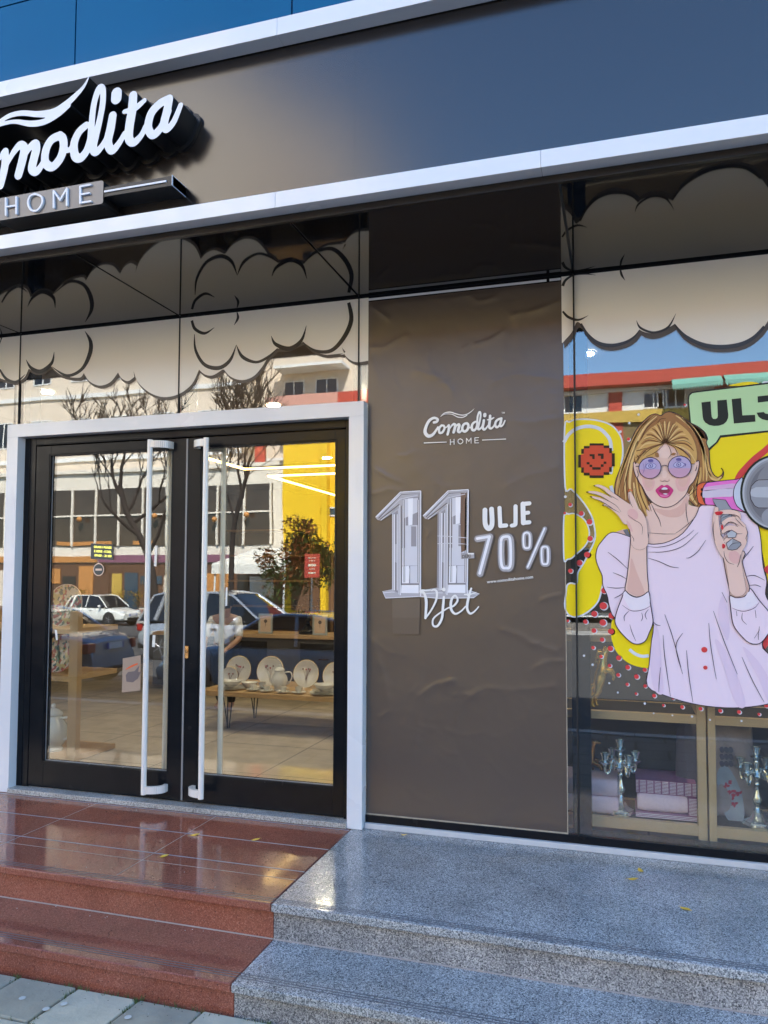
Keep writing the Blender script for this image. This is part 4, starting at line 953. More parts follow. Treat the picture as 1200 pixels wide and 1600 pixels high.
# fringe and crown
fill('crown_hair', 'hair', Z4([(440,150),(470,90),(530,80),(600,100),(680,150),(770,230),(830,330),(858,440),(850,540),(800,560),(790,480),(720,400),(600,350),(530,352),(440,370),(360,400),(300,470),(270,560),(225,545),(214,470),(240,380),(300,280),(370,200)]), 9, 4)
fill('crown_hair', 'hair_mid', Z4([(440,120),(470,80),(530,68),(610,80),(640,130),(600,160),(540,150),(480,150)]), 10, 4)
fill('crown_hair', 'hair', Z4([(520,352),(470,390),(440,450),(460,490),(400,490),(330,500),(280,520),(320,440),(400,380)]), 9.5, 4)
fill('crown_hair', 'hair', Z4([(540,352),(620,370),(720,430),(790,500),(740,490),(680,470),(640,410)]), 9.5, 4)
for i in range(24):
    a = i/23.; ex = 225+a*625; ey = 540-430*math.sin(math.pi*a)**.62
    cx_, cy_ = 530, 350
    mid = ((ex+cx_)/2+(-60 if a < .5 else 60)*abs(a-.5)*2, (ey+cy_)/2-60*(1-abs(a-.5)*1.1))
    ln('crown_hair', 'hair_light' if i % 2 else 'hair_mid', Z4([(ex, ey+8), mid, (cx_+(a-.5)*40, cy_)]), 10.4, 2.6)
    if i % 2 == 0 or i % 3 == 0: ln('crown_hair', 'hair_dark', Z4([(ex+6, ey+16), (mid[0]+8, mid[1]+6), (cx_+(a-.5)*30, cy_-2)]), 11.2, .9)
for pts in [[(520,352),(440,380),(360,420),(300,480)], [(515,358),(470,410),(400,460),(330,490)], [(545,355),(575,400),(590,460),(560,510)], [(550,352),(620,390),(650,440),(655,480)], [(560,352),(660,390),(740,440),(800,490)], [(600,365),(700,420),(780,490),(800,540)], [(230,470),(250,500),(225,540)], [(225,430),(270,420),(330,400)], [(220,500),(280,470),(330,430)], [(440,150),(480,100),(540,90)]]:
    ln('crown_hair', 'hair_dark', Z4(pts), 11.6, 1.0)
fill('crown_hair', 'hair_mid', Z4([(425,455),(455,450),(465,480),(458,498),(430,490)]), 11, 3); fill('crown_hair', 'hair_mid', Z4([(590,470),(610,450),(640,455),(620,475)]), 11, 3)
# sunglasses
for cx_, cy_, r in ((370, 607, 113), (680, 595, 117)):
    q = Z4([(cx_, cy_)])[0]; R = r/6.667
    dot('sunglasses', 'line', q[0], q[1], R+.6, 12); dot('sunglasses', 'lens', q[0], q[1], R-.7, 12.6)
    cap = [(q[0]+(R-.7)*math.cos(a), q[1]+(R-.7)*math.sin(a)) for a in [rad(8+164*k/14) for k in range(15)]]
    fill('sunglasses', 'lens_low', cap, 13.2, 0)
    ex, ey = Z4([(cx_+(8 if cx_ < 500 else -10), cy_-22)])[0]
    fill('sunglasses', 'eye_w', [(ex-8.5, ey+1), (ex-4, ey-3.8), (ex+2, ey-4.6), (ex+8.5, ey-1), (ex+6, ey+3.5), (ex, ey+5.2), (ex-5, ey+4)], 13.8, 3, 'iris', .7)
    dot('sunglasses', 'iris', ex, ey, 3.7, 14.4); dot('sunglasses', 'eye_w', ex, ey, 2.6, 14.8); dot('sunglasses', 'iris', ex, ey, 1.5, 15.2); dot('sunglasses', 'white', ex+1, ey-1, .7, 15.6)
    fill('sunglasses', 'iris', [(ex-4, ey-9), (ex-.5, ey-10.5), (ex+3.5, ey-9.5), (ex+4, ey-6.5), (ex, ey-5.8), (ex-3.5, ey-6.5)], 13.8, 3)
for pts in ([(485,592),(520,580),(560,590)], [(222,592),(240,590),(258,592)], [(797,567),(820,566),(838,565)]): ln('sunglasses', 'line', Z4(pts), 13, 1.1, False)
for pts in ([(300,560),(310,620),(295,670)], [(330,540),(325,600),(345,560)]): ln('sunglasses', 'iris', Z4(pts), 14, .6)
ln('sunglasses', 'iris', Z4([(735,590),(742,570),(728,560)]), 14.6, 1.4)
# shirt
body = [(985,839),(963,832),(951,834),(940,846),(933,857),(931,872),(935,886),(941,900),(942,915),(949,931),(952,947),(960,965),(985,972),(1020,972),(1018,1000),(1014,1040),(1011.5,1072),(1040,1087),(1080,1099),(1120,1105),(1160,1105.5),(1200,1100),(1238,1088),(1222,1050),(1200,1021),(1191,1007),(1203,965),(1203,945),(1196,928),(1198,908),(1193,888),(1190.5,866),(1189,845),(1186,827),(1180,812),(1170,804),(1157,799),(1118,789),(1095,790),(1087,806),(1067,833),(1045,846),(1027,850),(1011,849)]
fill('shirt', 'shirt', body, 6, 3, 'line', 1.3)
fill('shirt', 'shirt_shade', [(1023,975),(1030,990),(1033,1030),(1036,1082),(1022,1077),(1016,1040),(1020,1000)], 7, 4)
fill('shirt', 'shirt_shade', [(1117,1000),(1130,1040),(1150,1100),(1165,1100),(1150,1050),(1130,1010)], 7, 4); fill('shirt', 'shirt_shade', [(1160,1010),(1185,1060),(1200,1095),(1215,1090),(1190,1040)], 7, 4); fill('shirt', 'shirt_shade', [(1130,930),(1140,980),(1135,1000),(1122,960)], 7, 4)
for k_, pts in enumerate([[(495,52),(560,56),(640,38),(720,-5),(765,-45)], [(495,85),(600,82),(700,50),(790,-30)], [(835,15),(790,80),(745,115),(720,120)], [(498,120),(560,140),(630,170),(678,177)], [(262,85),(320,130),(378,184)], [(292,205),(340,225),(370,243)], [(255,290),(310,296),(362,292)], [(298,355),(330,340),(352,322)],
            [(595,450),(640,580),(690,760)], [(585,570),(595,700),(628,930)], [(722,660),(735,800),(760,965)], [(570,760),(562,850),(560,905)], [(853,500),(865,640),(897,830)], [(880,430),(940,600),(1020,800)], [(1047,700),(1110,840),(1178,965)], [(700,560),(660,640),(700,800)], [(930,320),(960,380)], [(1115,50),(1080,95),(1052,130)], [(1070,228),(1120,222),(1180,250)], [(1092,280),(1130,278),(1160,290)], [(1165,625),(1182,655),(1200,680)], [(525,490),(545,510),(570,515)]]):
    ln('shirt', 'line', Z8(pts), 8, 1.1 if k_ not in (0, 1) else 1.0)
dot('shirt', 'red', *Z8([(827, 657)])[0], 4.6, 8); dot('shirt', 'red', *Z8([(833, 762)])[0], 3.3, 8)
# arms, cuffs
def arm(nm, pts, k): fill(nm, 'skin', pts, k, 3, 'line', 1.2)
arm('raised_hand', Z8([(392,-60),(395,0),(385,130),(372,240),(362,305),(385,330),(430,348),(475,335),(500,315),(492,200),(490,60),(492,-40)]), 9)
arm('megaphone_hand', Z8([(918,60),(935,110),(955,220),(975,310),(978,338),(1010,352),(1060,345),(1092,300),(1070,220),(1050,140),(1060,80)]), 9)
fill('raised_hand', 'skin_shade', Z8([(400,120),(430,200),(480,330),(440,344),(400,328),(375,300),(390,200)]), 9.7, 4); fill('megaphone_hand', 'skin_shade', Z8([(1010,250),(1060,230),(1085,300),(1055,335),(1015,345)]), 9.7, 4)
for pts in (Z8([(362,310),(345,350),(318,420),(303,478),(312,520),(350,570),(400,615),(440,624),(482,605),(505,555),(526,500),(520,440),(510,380),(502,318),(470,337),(430,350),(390,335)]), Z8([(975,340),(980,400),(985,450),(998,515),(1040,572),(1092,618),(1150,621),(1190,580),(1225,520),(1215,450),(1150,370),(1098,298),(1085,325),(1060,346),(1010,352)])):
    fill('cuff#%d' % (pts[0][0] > 1050), 'shirt', pts, 11, 3, 'line', 1.4)
for pts in ([(345,395),(390,425),(430,430),(475,420),(512,400)], [(988,412),(1030,428),(1070,430),(1120,412),(1150,378)], [(385,430),(358,460),(360,490)], [(460,440),(465,470),(455,490)], [(390,510),(405,560),(425,605)], [(500,420),(480,450),(490,480)], [(1050,440),(1048,480),(1075,510)], [(1125,425),(1130,470)], [(1015,430),(1018,460)], [(1150,520),(1143,570),(1145,600)], [(1120,590),(1150,540)]): ln('cuff#%d' % (pts[0][0] > 700), 'line', Z8(pts), 12, .9)
fill('cuff#0', 'shirt_lt', Z8([(352,345),(362,315),(390,338),(430,353),(470,340),(500,324),(506,395),(470,415),(430,424),(390,415)]), 11.7, 3); fill('cuff#1', 'shirt_lt', Z8([(981,345),(1010,357),(1060,352),(1092,315),(1140,372),(1110,405),(1070,422),(1030,420),(988,405)]), 11.7, 3)
# raised hand with spread fingers
fing = [[(352,864,6),(400,866,27),(470,895,36),(540,955,48),(640,1040,70),(740,1130,110)], [(266,937,6),(320,938,26),(390,950,34),(470,985,44),(580,1050,58),(700,1130,100)], [(306,988,6),(350,998,24),(420,1020,34),(500,1060,46),(620,1130,64)], [(444,1086,6),(495,1086,26),(570,1125,40),(650,1190,58),(720,1250,110)],
        [(757,955,40),(775,1010,62),(800,1080,72),(820,1160,90)], [(740,1150,140),(800,1200,190),(845,1290,200),(862,1400,190),(868,1500,190)]]
st = [plane_pts(Z6(s), LY(12)) for s in fing]
for o, h in group_loops(contour(st, .0008, grow=.0007)): part('raised_hand').flat(o, LY(12.2), IX['line'], h)
for o, h in group_loops(contour(st, .0008)): part('raised_hand').flat(o, LY(12.9), IX['skin'], h)
fill('raised_hand', 'blush', Z6([(740,1140),(800,1130),(850,1180),(840,1240),(780,1250),(735,1210)]), 13.4, 4); fill('raised_hand', 'blush', Z6([(720,1260),(760,1300),(790,1380),(770,1380),(735,1330)]), 13.4, 4)
for pts in ([(400,882),(470,935),(560,990),(630,1030)], [(340,958),(430,985),(520,1040),(600,1090),(650,1150)], [(350,1012),(430,1040),(520,1095),(570,1130),(640,1170)], [(738,1200),(800,1250),(870,1290),(900,1340),(895,1420)], [(745,950),(760,1050),(790,1110)], [(770,1420),(800,1470),(800,1500)], [(475,1085),(540,1115),(600,1150)]): ln('raised_hand', 'line', Z6(pts), 13.8, .7)
for pts in ([(342,864),(352,860),(366,866),(354,872)], [(256,936),(268,930),(292,936),(270,946)], [(300,988),(312,984),(334,994),(314,998)], [(438,1086),(450,1080),(466,1086),(452,1094)]): fill('raised_hand', 'hair_dark', Z6(pts), 14, 2)
ln('raised_hand', 'orange', Z6([(738,935),(755,910),(790,925)]), 13.8, 1.6)
# megaphone
fill('megaphone', 'pink', Z7([(60,275),(110,272),(300,250),(480,232),(562,213),(600,420),(590,640),(430,605),(300,580),(190,555),(95,550)]), 9, 0, 'line', 1.3)
fill('megaphone', 'pink_lt', Z7([(66,335),(300,300),(470,285),(455,340),(290,350),(64,380)]), 10, 3); fill('megaphone', 'pink_pale', Z7([(62,380),(290,352),(452,345),(448,440),(300,450),(66,460)]), 10, 3)
fill('megaphone', 'orange', Z7([(-8,320),(20,290),(60,272),(112,272),(75,320),(56,400),(62,470),(92,535),(118,552),(55,548),(10,520),(-12,430)]), 10, 3, 'line', 1.2)
fill('megaphone', 'cone', Z7([(562,214),(510,250),(465,320),(448,400),(455,480),(490,560),(550,612),(612,642),(580,560),(556,400)]), 10.6, 3, 'line', 1.1)
cxm, cym = 1214, 770
def el(rx, ry, n=48, ox=0, oy=0): return [(cxm+ox+rx*math.cos(2*math.pi*i/n), cym+oy+ry*math.sin(2*math.pi*i/n)) for i in range(n)]
fill('megaphone', 'ink', el(57.5, 60), 11.2, 0)
for i, (rx, c) in enumerate(((54, 'grey_lt'), (51.5, 'grey'), (49, 'grey_mid'), (45, 'grey_dark'))): fill('megaphone', c, el(rx, rx*1.05, 48, i*.6, i*.3), 11.8+.6*i, 0)
fill('megaphone', 'grey_mid', el(36, 40, 48, 4, -10), 14, 0); fill('megaphone', 'grey', el(28, 18, 48, 4, 38), 14, 0)
fill('megaphone', 'grey', Z7([(655,400),(670,320),(720,262),(760,240),(900,235),(1400,235),(1400,590),(900,590),(760,588),(710,560),(665,480)]), 14.6, 0, 'line', 1.0)
fill('megaphone', 'grey_lt', Z7([(660,400),(668,360),(730,330),(900,325),(1400,325),(1400,455),(900,460),(730,455),(668,440)]), 15.4, 0)
fill('megaphone', 'grey', Z7([(185,475),(350,490),(390,560),(432,612),(330,640),(265,620),(210,535)]), 12, 0, 'line', 1.0)
fill('megaphone', 'grey', Z7([(290,700),(320,670),(380,665),(430,680),(400,760),(330,800),(290,790)]), 12, 0, 'line', 1.0); fill('megaphone', 'grey_lt', Z7([(360,910),(425,865),(490,905),(470,960),(380,960)]), 15.6, 0, 'line', 1.0)
# hand on the megaphone
H = [[(235,600,50),(225,760,75),(245,920,95),(290,1060,110),(350,1160,120)], [(255,648,40),(330,640,56),(420,640,58),(500,670,66),(510,730,60)], [(335,775,60),(400,735,64),(470,740,70),(540,800,80)], [(320,880,52),(380,840,62),(450,845,70),(560,880,90)], [(345,990,60),(400,950,64),(470,945,70),(560,960,90)],
     [(560,820,80),(575,920,90),(550,1030,110),(490,1120,130),(450,1230,180),(470,1400,190),(500,1600,200)], [(400,1040,120),(380,1140,130),(420,1250,160)], [(520,900,120),(470,1050,160)]]
st = [plane_pts(Z7(s), LY(13)) for s in H]
for o, h in group_loops(contour(st, .0008, grow=.0008)): part('megaphone_hand').flat(o, LY(12.6), IX['line'], h)
for o, h in group_loops(contour(st, .0008)): part('megaphone_hand').flat(o, LY(13.2), IX['skin'], h)
fill('megaphone_hand', 'blush', Z7([(400,1140),(480,1130),(530,1190),(500,1280),(430,1270),(390,1210)]), 14, 4)
fill('megaphone_hand', 'grey', Z7([(355,1030),(435,970),(535,1020),(545,1050),(490,1105),(430,1118),(380,1108)]), 15, 0, 'line', 1.0); fill('megaphone_hand', 'grey_lt', Z7([(365,1035),(435,978),(432,1035),(380,1095)]), 15.9, 0); ln('megaphone_hand', 'line', Z7([(380,1095),(440,1035),(535,1025)]), 16.6, .8)
for pts in ([(300,720),(370,690),(430,672),(500,690),(540,740)], [(330,830),(370,780),(430,765),(520,810)], [(320,960),(345,900),(400,880),(470,908),(560,910)], [(325,1000),(340,970),(400,930)], [(330,1130),(340,1200),(385,1270),(455,1295)], [(600,830),(625,900),(605,965),(620,1010)], [(470,720),(520,770),(580,830)], [(540,1170),(520,1270),(495,1330)], [(300,860),(290,920),(320,960)], [(205,760),(195,860),(215,1000)]): ln('megaphone_hand', 'line', Z7(pts), 14.6, .9)
for pts in ([(215,650),(240,635),(300,632),(318,648),(290,672),(240,678)], [(292,812),(312,800),(325,840),(312,862),(295,850)], [(308,1045),(325,1038),(348,1060),(335,1092),(310,1094)]): fill('megaphone_hand', 'nail', Z7(pts), 15.2, 3)
# collar back shadow under the raised hand
fill('neck', 'skin_shade', Z6([(580,1395),(700,1355),(760,1440),(690,1425)]), 5.5, 0); fill('neck', 'grey_dark', Z6([(680,1370),(730,1355),(765,1440),(720,1435)]), 7.2, 0)
for n, mb in parts.items():
    used = sorted(set(mb.m)); rm = {a: i for i, a in enumerate(used)}; mb.m = [rm[a] for a in mb.m]
    mb.build(n.split('#')[0], [NM[a] for a in used], deco)

# ------------------------------------------------------------------ inside the shop
mat('china', (.72, .68, .60), .15, coat=.5, var=.03); mat('china_pale', (.80, .80, .75), .15, coat=.5); mat('gold_rim', (.75, .52, .2), .25, metal=1)
mat('motif', (.22, .12, .08), .5); mat('motif_red', (.45, .08, .06), .5); mat('motif_green', (.10, .20, .12), .5)
mat('silver', (.80, .84, .80), .2, metal=.9, var=.1, vscale=30); mat('gold', (.95, .62, .16), .25, metal=.8, var=.1, vscale=40); mat('bronze', (.42, .22, .06), .25, metal=1)
mat('iron', (.02, .02, .02), .4); mat('towel', (.80, .62, .70), .95, var=.12, vscale=70, bump=.003, bscale=70); mat('towel_purple', (.34, .15, .27), .95, var=.2, vscale=70, bump=.003, bscale=90)
mat('stripe_white', (.85, .80, .84), .95); mat('flyer', (.36, .27, .20), .6); mat('photo_frame', (.55, .60, .62), .3, metal=.5); mat('card', (.75, .55, .42), .6); mat('card_print', (.15, .12, .12), .6)
mat('cushion_grey', (.46, .38, .36), .9, var=.35, vscale=9, bump=.003, bscale=40); mat('cushion_blue', (.42, .46, .50), .9, var=.35, vscale=14); mat('flower_red', (.55, .08, .12), .9); mat('leaf_print', (.13, .11, .13), .9)
mat('sign_dark', (.05, .06, .06), .5); mat('sign_yellow', (.75, .72, .12), .5, emit=.4); mat('chair_grey', (.35, .37, .38), .6); mat('ochre_wall', (.40, .27, .08), .8)
granite('pattern_china', [(.35, (.62, .52, .40)), (.2, (.42, .13, .09)), (.2, (.13, .17, .12)), (.25, (.55, .44, .2))], 48, .2, .1)
TY, TZ = 1.95, .335
ta = thing('display_table', (-2.9, TY+.35, 0), 'low wooden display table on black hairpin legs behind the right door glass', 'table')
xa, xb = G(309, 1075, TY).x, -1.2
m = MB(); m.box(xa, xb, TY, TY+.75, TZ-.042, TZ); m.build('table_top', 'wood', ta, bevel=.004)
for x in (xa+.22, xb-.2):
    for y in (TY+.12, TY+.62):
        m = MB()
        for dx in (-.045, 0, .045): m.tube([(x+dx, y, TZ-.044), (x+dx*.15, y+(.02 if dx else 0), .004)], .005, 6)
        m.box(x-.06, x+.06, y-.03, y+.05, TZ-.046, TZ-.0425); m.build('leg', 'iron', ta)
def plate_stand(c, r, label, motif='motif', grp='plates standing up on the display table', tilt=.2, rim='gold_rim', face='china', oval=1.0):
    t = thing('plate', c, label, 'plate', grp)
    m = MB(); m.lathe([(r*.01, .012), (r*.55, .010), (r*.68, .004), (r, -.010), (r*1.0, -.006), (r*.66, .010), (r*.5, .016), (.001, .016)], (0, 0, 0), 36, 0, 'y')
    g2 = MB(); g2.lathe([(r*.975, -.0105), (r*1.005, -.0105), (r*1.008, -.006), (r*.98, -.008)], (0, 0, 0), 36, 0, 'y', ring=True)
    d = MB(); rs = random.Random(int(c[0]*1000))
    for k in range(5):
        a = rs.uniform(-.5, .5); pts = [(0, -r*.5, .003), (a*r*.3, -r*.1, .003), (a*r*.8, r*.35*rs.uniform(.5, 1), .002)]; d.ribbon(pts, .0055, 0)
        d.disc(pts[-1][0], pts[-1][1], r*.07, .0050, k % 2, 8)
    for q in (m, g2, d):
        q.v = [(c[0]+p[0]*oval, c[1]+p[1]+(p[2]+r)*tilt, c[2]+r+p[2]-.003) for p in q.v]
    m.build('dish', face, t, smooth=True); g2.build('rim', rim, t); d.build('motif', [motif, 'motif_red' if motif == 'motif' else 'motif_green'], t)
    return t
def onT(u, y): return G(u, 1050, y).x
for u, y, px_, lab in ((371, TY+.42, 22, 'round white plate standing leftmost on the display table'), (421, TY+.42, 23, 'round white plate standing behind the coffee pot'),
                       (477, TY+.42, 21.5, 'round white plate with a dark flower motif standing right of the coffee pot'), (523, TY+.42, 21, 'white plate standing rightmost at the edge of the door glass')):
    p = G(u, 1038, y); r = px_*((p-CAM).dot(FWD))/F_PX; plate_stand((p.x, y, TZ), r, lab)
p = G(361, 1045, TY+.3); plate_stand((p.x-.02, TY+.3, TZ), .085, 'smaller white plate leaning in front of the leftmost standing plate')
def lathe_thing(nm, c, prof, matn, label, cat, grp=None, n=24, part_='body'):
    t = thing(nm, c, label, cat, grp); m = MB(); m.lathe(prof, c, n); m.build(part_, matn, t, smooth=True); return t
def cup(c, label):
    t = thing('cup_and_saucer', c, label, 'cup', 'cups on saucers along the front of the display table')
    m = MB(); m.lathe([(.001, .004), (.03, .004), (.062, .012), (.063, .015), (.03, .008), (.001, .008)], c, 24); m.build('saucer', 'china', t, smooth=True)
    m = MB(); m.lathe([(.001, .009), (.018, .009), (.018, .012), (.026, .03), (.030, .055), (.0285, .055), (.024, .03), (.001, .016)], c, 24)
    a = [(c[0]+.028+.02*math.sin(math.pi*k/6), c[1], c[2]+.02+.028*k/6) for k in range(7)]; m.tube(a, .0028, 6); m.build('cup', 'china', t, smooth=True)
    m = MB(); m.lathe([(.0285, .0548), (.0303, .0548), (.0303, .0562), (.0285, .0562)], c, 24, ring=True); m.build('rim', 'gold_rim', t)
for k, (u, dy, lab) in enumerate(((396, .10, 'cup and saucer at the left end of the row on the display table'), (417, .08, 'cup and saucer, second from the left on the display table'),
                                  (443, .07, 'cup and saucer in front of the coffee pot'), (467, .08, 'cup and saucer right of the coffee pot, next to the bowls'), (410, .25, 'cup standing behind the front row, left of the coffee pot'))):
    cup((onT(u, TY+dy), TY+dy, TZ), lab)
def pot(c, s, label, matn='china', grp=None, spout=-1):
    t = thing('coffee_pot', c, label, 'pot', grp)
    m = MB(); pr = [(.001, 0), (.045, 0), (.048, .008), (.040, .018), (.062, .05), (.070, .085), (.062, .12), (.045, .145), (.040, .165), (.046, .172), (.044, .175), (.001, .175)]
    o = len(m.v); m.lathe([(r*s, h*s) for r, h in pr], c, 32)
    for i in range(o, len(m.v)):
        x, y, z = m.v[i]; a = math.atan2(y-c[1], x-c[0]); k = 1+.035*abs(math.cos(8*a)); m.v[i] = (c[0]+(x-c[0])*k, c[1]+(y-c[1])*k, z)
    m.build('body', matn, t, smooth=True)
    m = MB(); m.lathe([(.046*s, .176*s), (.040*s, .185*s), (.022*s, .198*s), (.008*s, .203*s), (.012*s, .212*s), (.008*s, .222*s), (.001, .225*s)], c, 24); m.build('lid', matn, t, smooth=True)
    d = -spout; m = MB(); m.tube(smooth_pts([(c[0]+d*.045*s, c[1], c[2]+.155*s), (c[0]+d*.10*s, c[1], c[2]+.16*s), (c[0]+d*.115*s, c[1], c[2]+.12*s), (c[0]+d*.09*s, c[1], c[2]+.07*s), (c[0]+d*.065*s, c[1], c[2]+.055*s)], 4, False), .006*s, 8); m.build('handle', matn, t, smooth=True)
    d = spout; m = MB(); pth = smooth_pts([(c[0]+d*.055*s, c[1], c[2]+.06*s), (c[0]+d*.085*s, c[1], c[2]+.08*s), (c[0]+d*.10*s, c[1], c[2]+.13*s), (c[0]+d*.115*s, c[1], c[2]+.16*s)], 4, False)
    m.tube(pth, [.016*s-.009*s*i/(len(pth)-1) for i in range(len(pth))], 10); m.build('spout', matn, t, smooth=True)
    return t
pot((onT(437, TY+.2), TY+.2, TZ), .98, 'tall ribbed white coffee pot among the plates on the display table')
def stack(c, n, r, label, extra=True):
    t = thing('plate_stack', c, label, 'plates', 'stacked plates and bowls on the display table')
    for k in range(n):
        m = MB(); z = .009*k; rr = r*(1-.05*k) if k < 2 else r*.8
        m.lathe([(.001, z+.001), (rr*.6, z+.001), (rr, z+.012), (rr, z+.014), (rr*.6, z+.005), (.001, z+.005)], c, 32); m.build('plate', 'china', t, smooth=True)
    if extra:
        m = MB(); z = .009*n+.004; m.lathe([(.001, z), (r*.4, z), (r*.62, z+.02), (r*.75, z+.042), (r*.73, z+.042), (r*.6, z+.022), (.001, z+.006)], c, 32); m.build('bowl', 'china', t, smooth=True)
stack((onT(362, TY+.13), TY+.13, TZ), 3, .12, 'stack of white plates topped by a bowl at the left of the display table'); stack((onT(508, TY+.12), TY+.12, TZ), 4, .13, 'stack of white plates topped by a bowl at the right of the display table')
c = (onT(390, TY+.25), TY+.25, TZ); lathe_thing('bowl', c, [(.001, 0), (.03, 0), (.032, .006), (.06, .03), (.075, .05), (.073, .05), (.055, .03), (.001, .010)], 'china', 'wide white bowl behind the cups, left of the coffee pot', 'bowl')
# sideboard behind the table with frames and a candelabrum
sb = thing('sideboard', (-3.4, 4.0, 0), 'dark sideboard standing behind the display table', 'cabinet')
m = MB(); m.box(-5.3, -2.0, 3.9, 4.4, .05, .62); m.build('body', 'interior_dark', sb, bevel=.005)
m = MB(); m.box(-5.32, -1.98, 3.88, 4.42, .62, .66); m.build('top', 'wood', sb, bevel=.004)
for x in (-4.2, -3.1):
    m = MB(); m.box(x-.35, x+.35, 3.885, 3.9, .12, .58); m.build('door', 'bronze_alu', sb, bevel=.003)
for u, lab in ((415, 'small photo frame with a pale card, left of the black candelabrum'), (500, 'small photo frame with a pale card, right of the black candelabrum')):
    x = G(u, 1000, 3.97).x; t = thing('photo_frame', (x, 3.97, .66), lab, 'picture frame', 'photo frames on the sideboard'); m = MB(); hw, hh_ = .085, .22
    m.box(x-hw, x-hw+.02, 3.96, 3.975, .662, .662+hh_); m.box(x+hw-.02, x+hw, 3.96, 3.975, .662, .662+hh_); m.box(x-hw+.02, x+hw-.02, 3.96, 3.975, .662, .682); m.box(x-hw+.02, x+hw-.02, 3.96, 3.975, .642+hh_, .662+hh_); m.build('frame', 'photo_frame', t)
    m = MB(); m.box(x-hw+.02, x+hw-.02, 3.966, 3.972, .682, .642+hh_); m.build('picture', 'card', t); m = MB(); m.disc(x, .80, .02, 3.9645, 0); m.ribbon([(x, .79, .006), (x, .74, .004)], 3.9645); m.build('picture_print', 'card_print', t)
def candelabrum(c, h, s, matn, label, grp=None, arms=4, rot=.3):
    """baluster stem, scroll arms and cup sockets"""
    t = thing('candelabrum', c, label, 'candelabrum', grp)
    m = MB(); m.lathe([(.001, 0), (.062*s, 0), (.066*s, .006*s), (.055*s, .016*s), (.058*s, .022*s), (.034*s, .034*s), (.022*s, .055*s), (.012*s, .062*s)], c, 28)
    o = 0
    for i in range(len(m.v)):
        x, y, z = m.v[i]; a = math.atan2(y-c[1], x-c[0]); k = 1+.06*math.cos(6*a); m.v[i] = (c[0]+(x-c[0])*k, c[1]+(y-c[1])*k, z)
    m.build('base', matn, t, smooth=True)
    hb = h-.055*s; f = (hb-.062*s); m = MB()
    pr = [(.012, 0), (.020, .04), (.012, .08), (.010, .12), (.017, .17), (.022, .24), (.016, .32), (.009, .42), (.008, .5), (.014, .54), (.010, .57), (.012, .62), (.022, .66), (.026, .70), (.018, .75), (.010, .80), (.009, .9), (.014, .96), (.010, 1)]
    m.lathe([(r*s, .062*s+q*f) for r, q in pr], c, 20); m.build('stem', matn, t, smooth=True)
    def socket(x, y, z, nm='candle_cup'):
        q = MB(); q.lathe([(.001, -.03*s), (.008*s, -.028*s), (.012*s, -.018*s), (.026*s, -.010*s), (.030*s, -.004*s), (.014*s, .004*s), (.016*s, .02*s), (.022*s, .034*s), (.024*s, .040*s), (.012*s, .040*s), (.010*s, .020*s), (.001, .02*s)], (x, y, z), 18); q.build(nm, matn, t, smooth=True)
    socket(c[0], c[1], c[2]+h-.03*s)
    za = c[2]+.062*s+.70*f
    for k in range(arms):
        a = rot+2*math.pi*k/arms; R = .082*s; q = MB(); ca, sa = math.cos(a), math.sin(a)
        pth = smooth_pts([(c[0]+ca*r_, c[1]+sa*r_, za+dz*s) for r_, dz in ((.014*s, .012), (.034*s, .034), (.050*s, .012), (.058*s, -.018), (.072*s, -.028), (R, -.012), (R, .008))], 4, False)
        q.tube(pth, .0065*s, 8); q.ball((c[0]+ca*.05*s, c[1]+sa*.05*s, za+.02*s), .009*s); q.build('arm', matn, t, smooth=True)
        socket(c[0]+ca*R, c[1]+sa*R, za+.034*s)
    return t
candelabrum((G(481, 1000, 4.1).x, 4.1, .66), .42, 1.6, 'iron', 'black iron candelabrum standing on the sideboard')

# left shelf unit by the left door leaf
sh = thing('shelf_unit', (-4.2, .75, 0), 'open wooden shelf unit seen at the left edge of the left door glass', 'shelf')
pL = G(108, 1000, .6).x; pR = G(121.5, 1000, .6).x; XL0 = -4.9
m = MB(); m.box(pL, pR, .6, .65, .0, 1.05); m.build('post', 'wood', sh, bevel=.003)
m = MB(); m.box(XL0, XL0+.06, .6, 1.15, .0, 1.05); m.build('post', 'wood', sh, bevel=.003)
zS = [G(90, 1057, .6).z, .04]
for z in zS+[.93]: m = MB(); m.box(XL0+.061, pL-.001, .61, 1.14, z-.035, z); m.build('shelf', 'wood', sh, bevel=.002)
p = G(88, 1030, .8); plate_stand((p.x, .8, zS[0]), .135, 'round plate with a red rim and leafy pattern on the middle shelf at the left', 'motif_green', None, .25, 'motif_red', 'pattern_china')
p = G(95, 905, .82); plate_stand((p.x, .84, .93), .155, 'large round patterned plate standing on top of the shelf unit at the left', 'motif', None, .2, 'card', 'pattern_china')
pt = pot((G(82, 1170, .8).x, .8, zS[1]), 1.5, 'large pale ribbed jug on the bottom shelf behind the left door', 'china_pale')
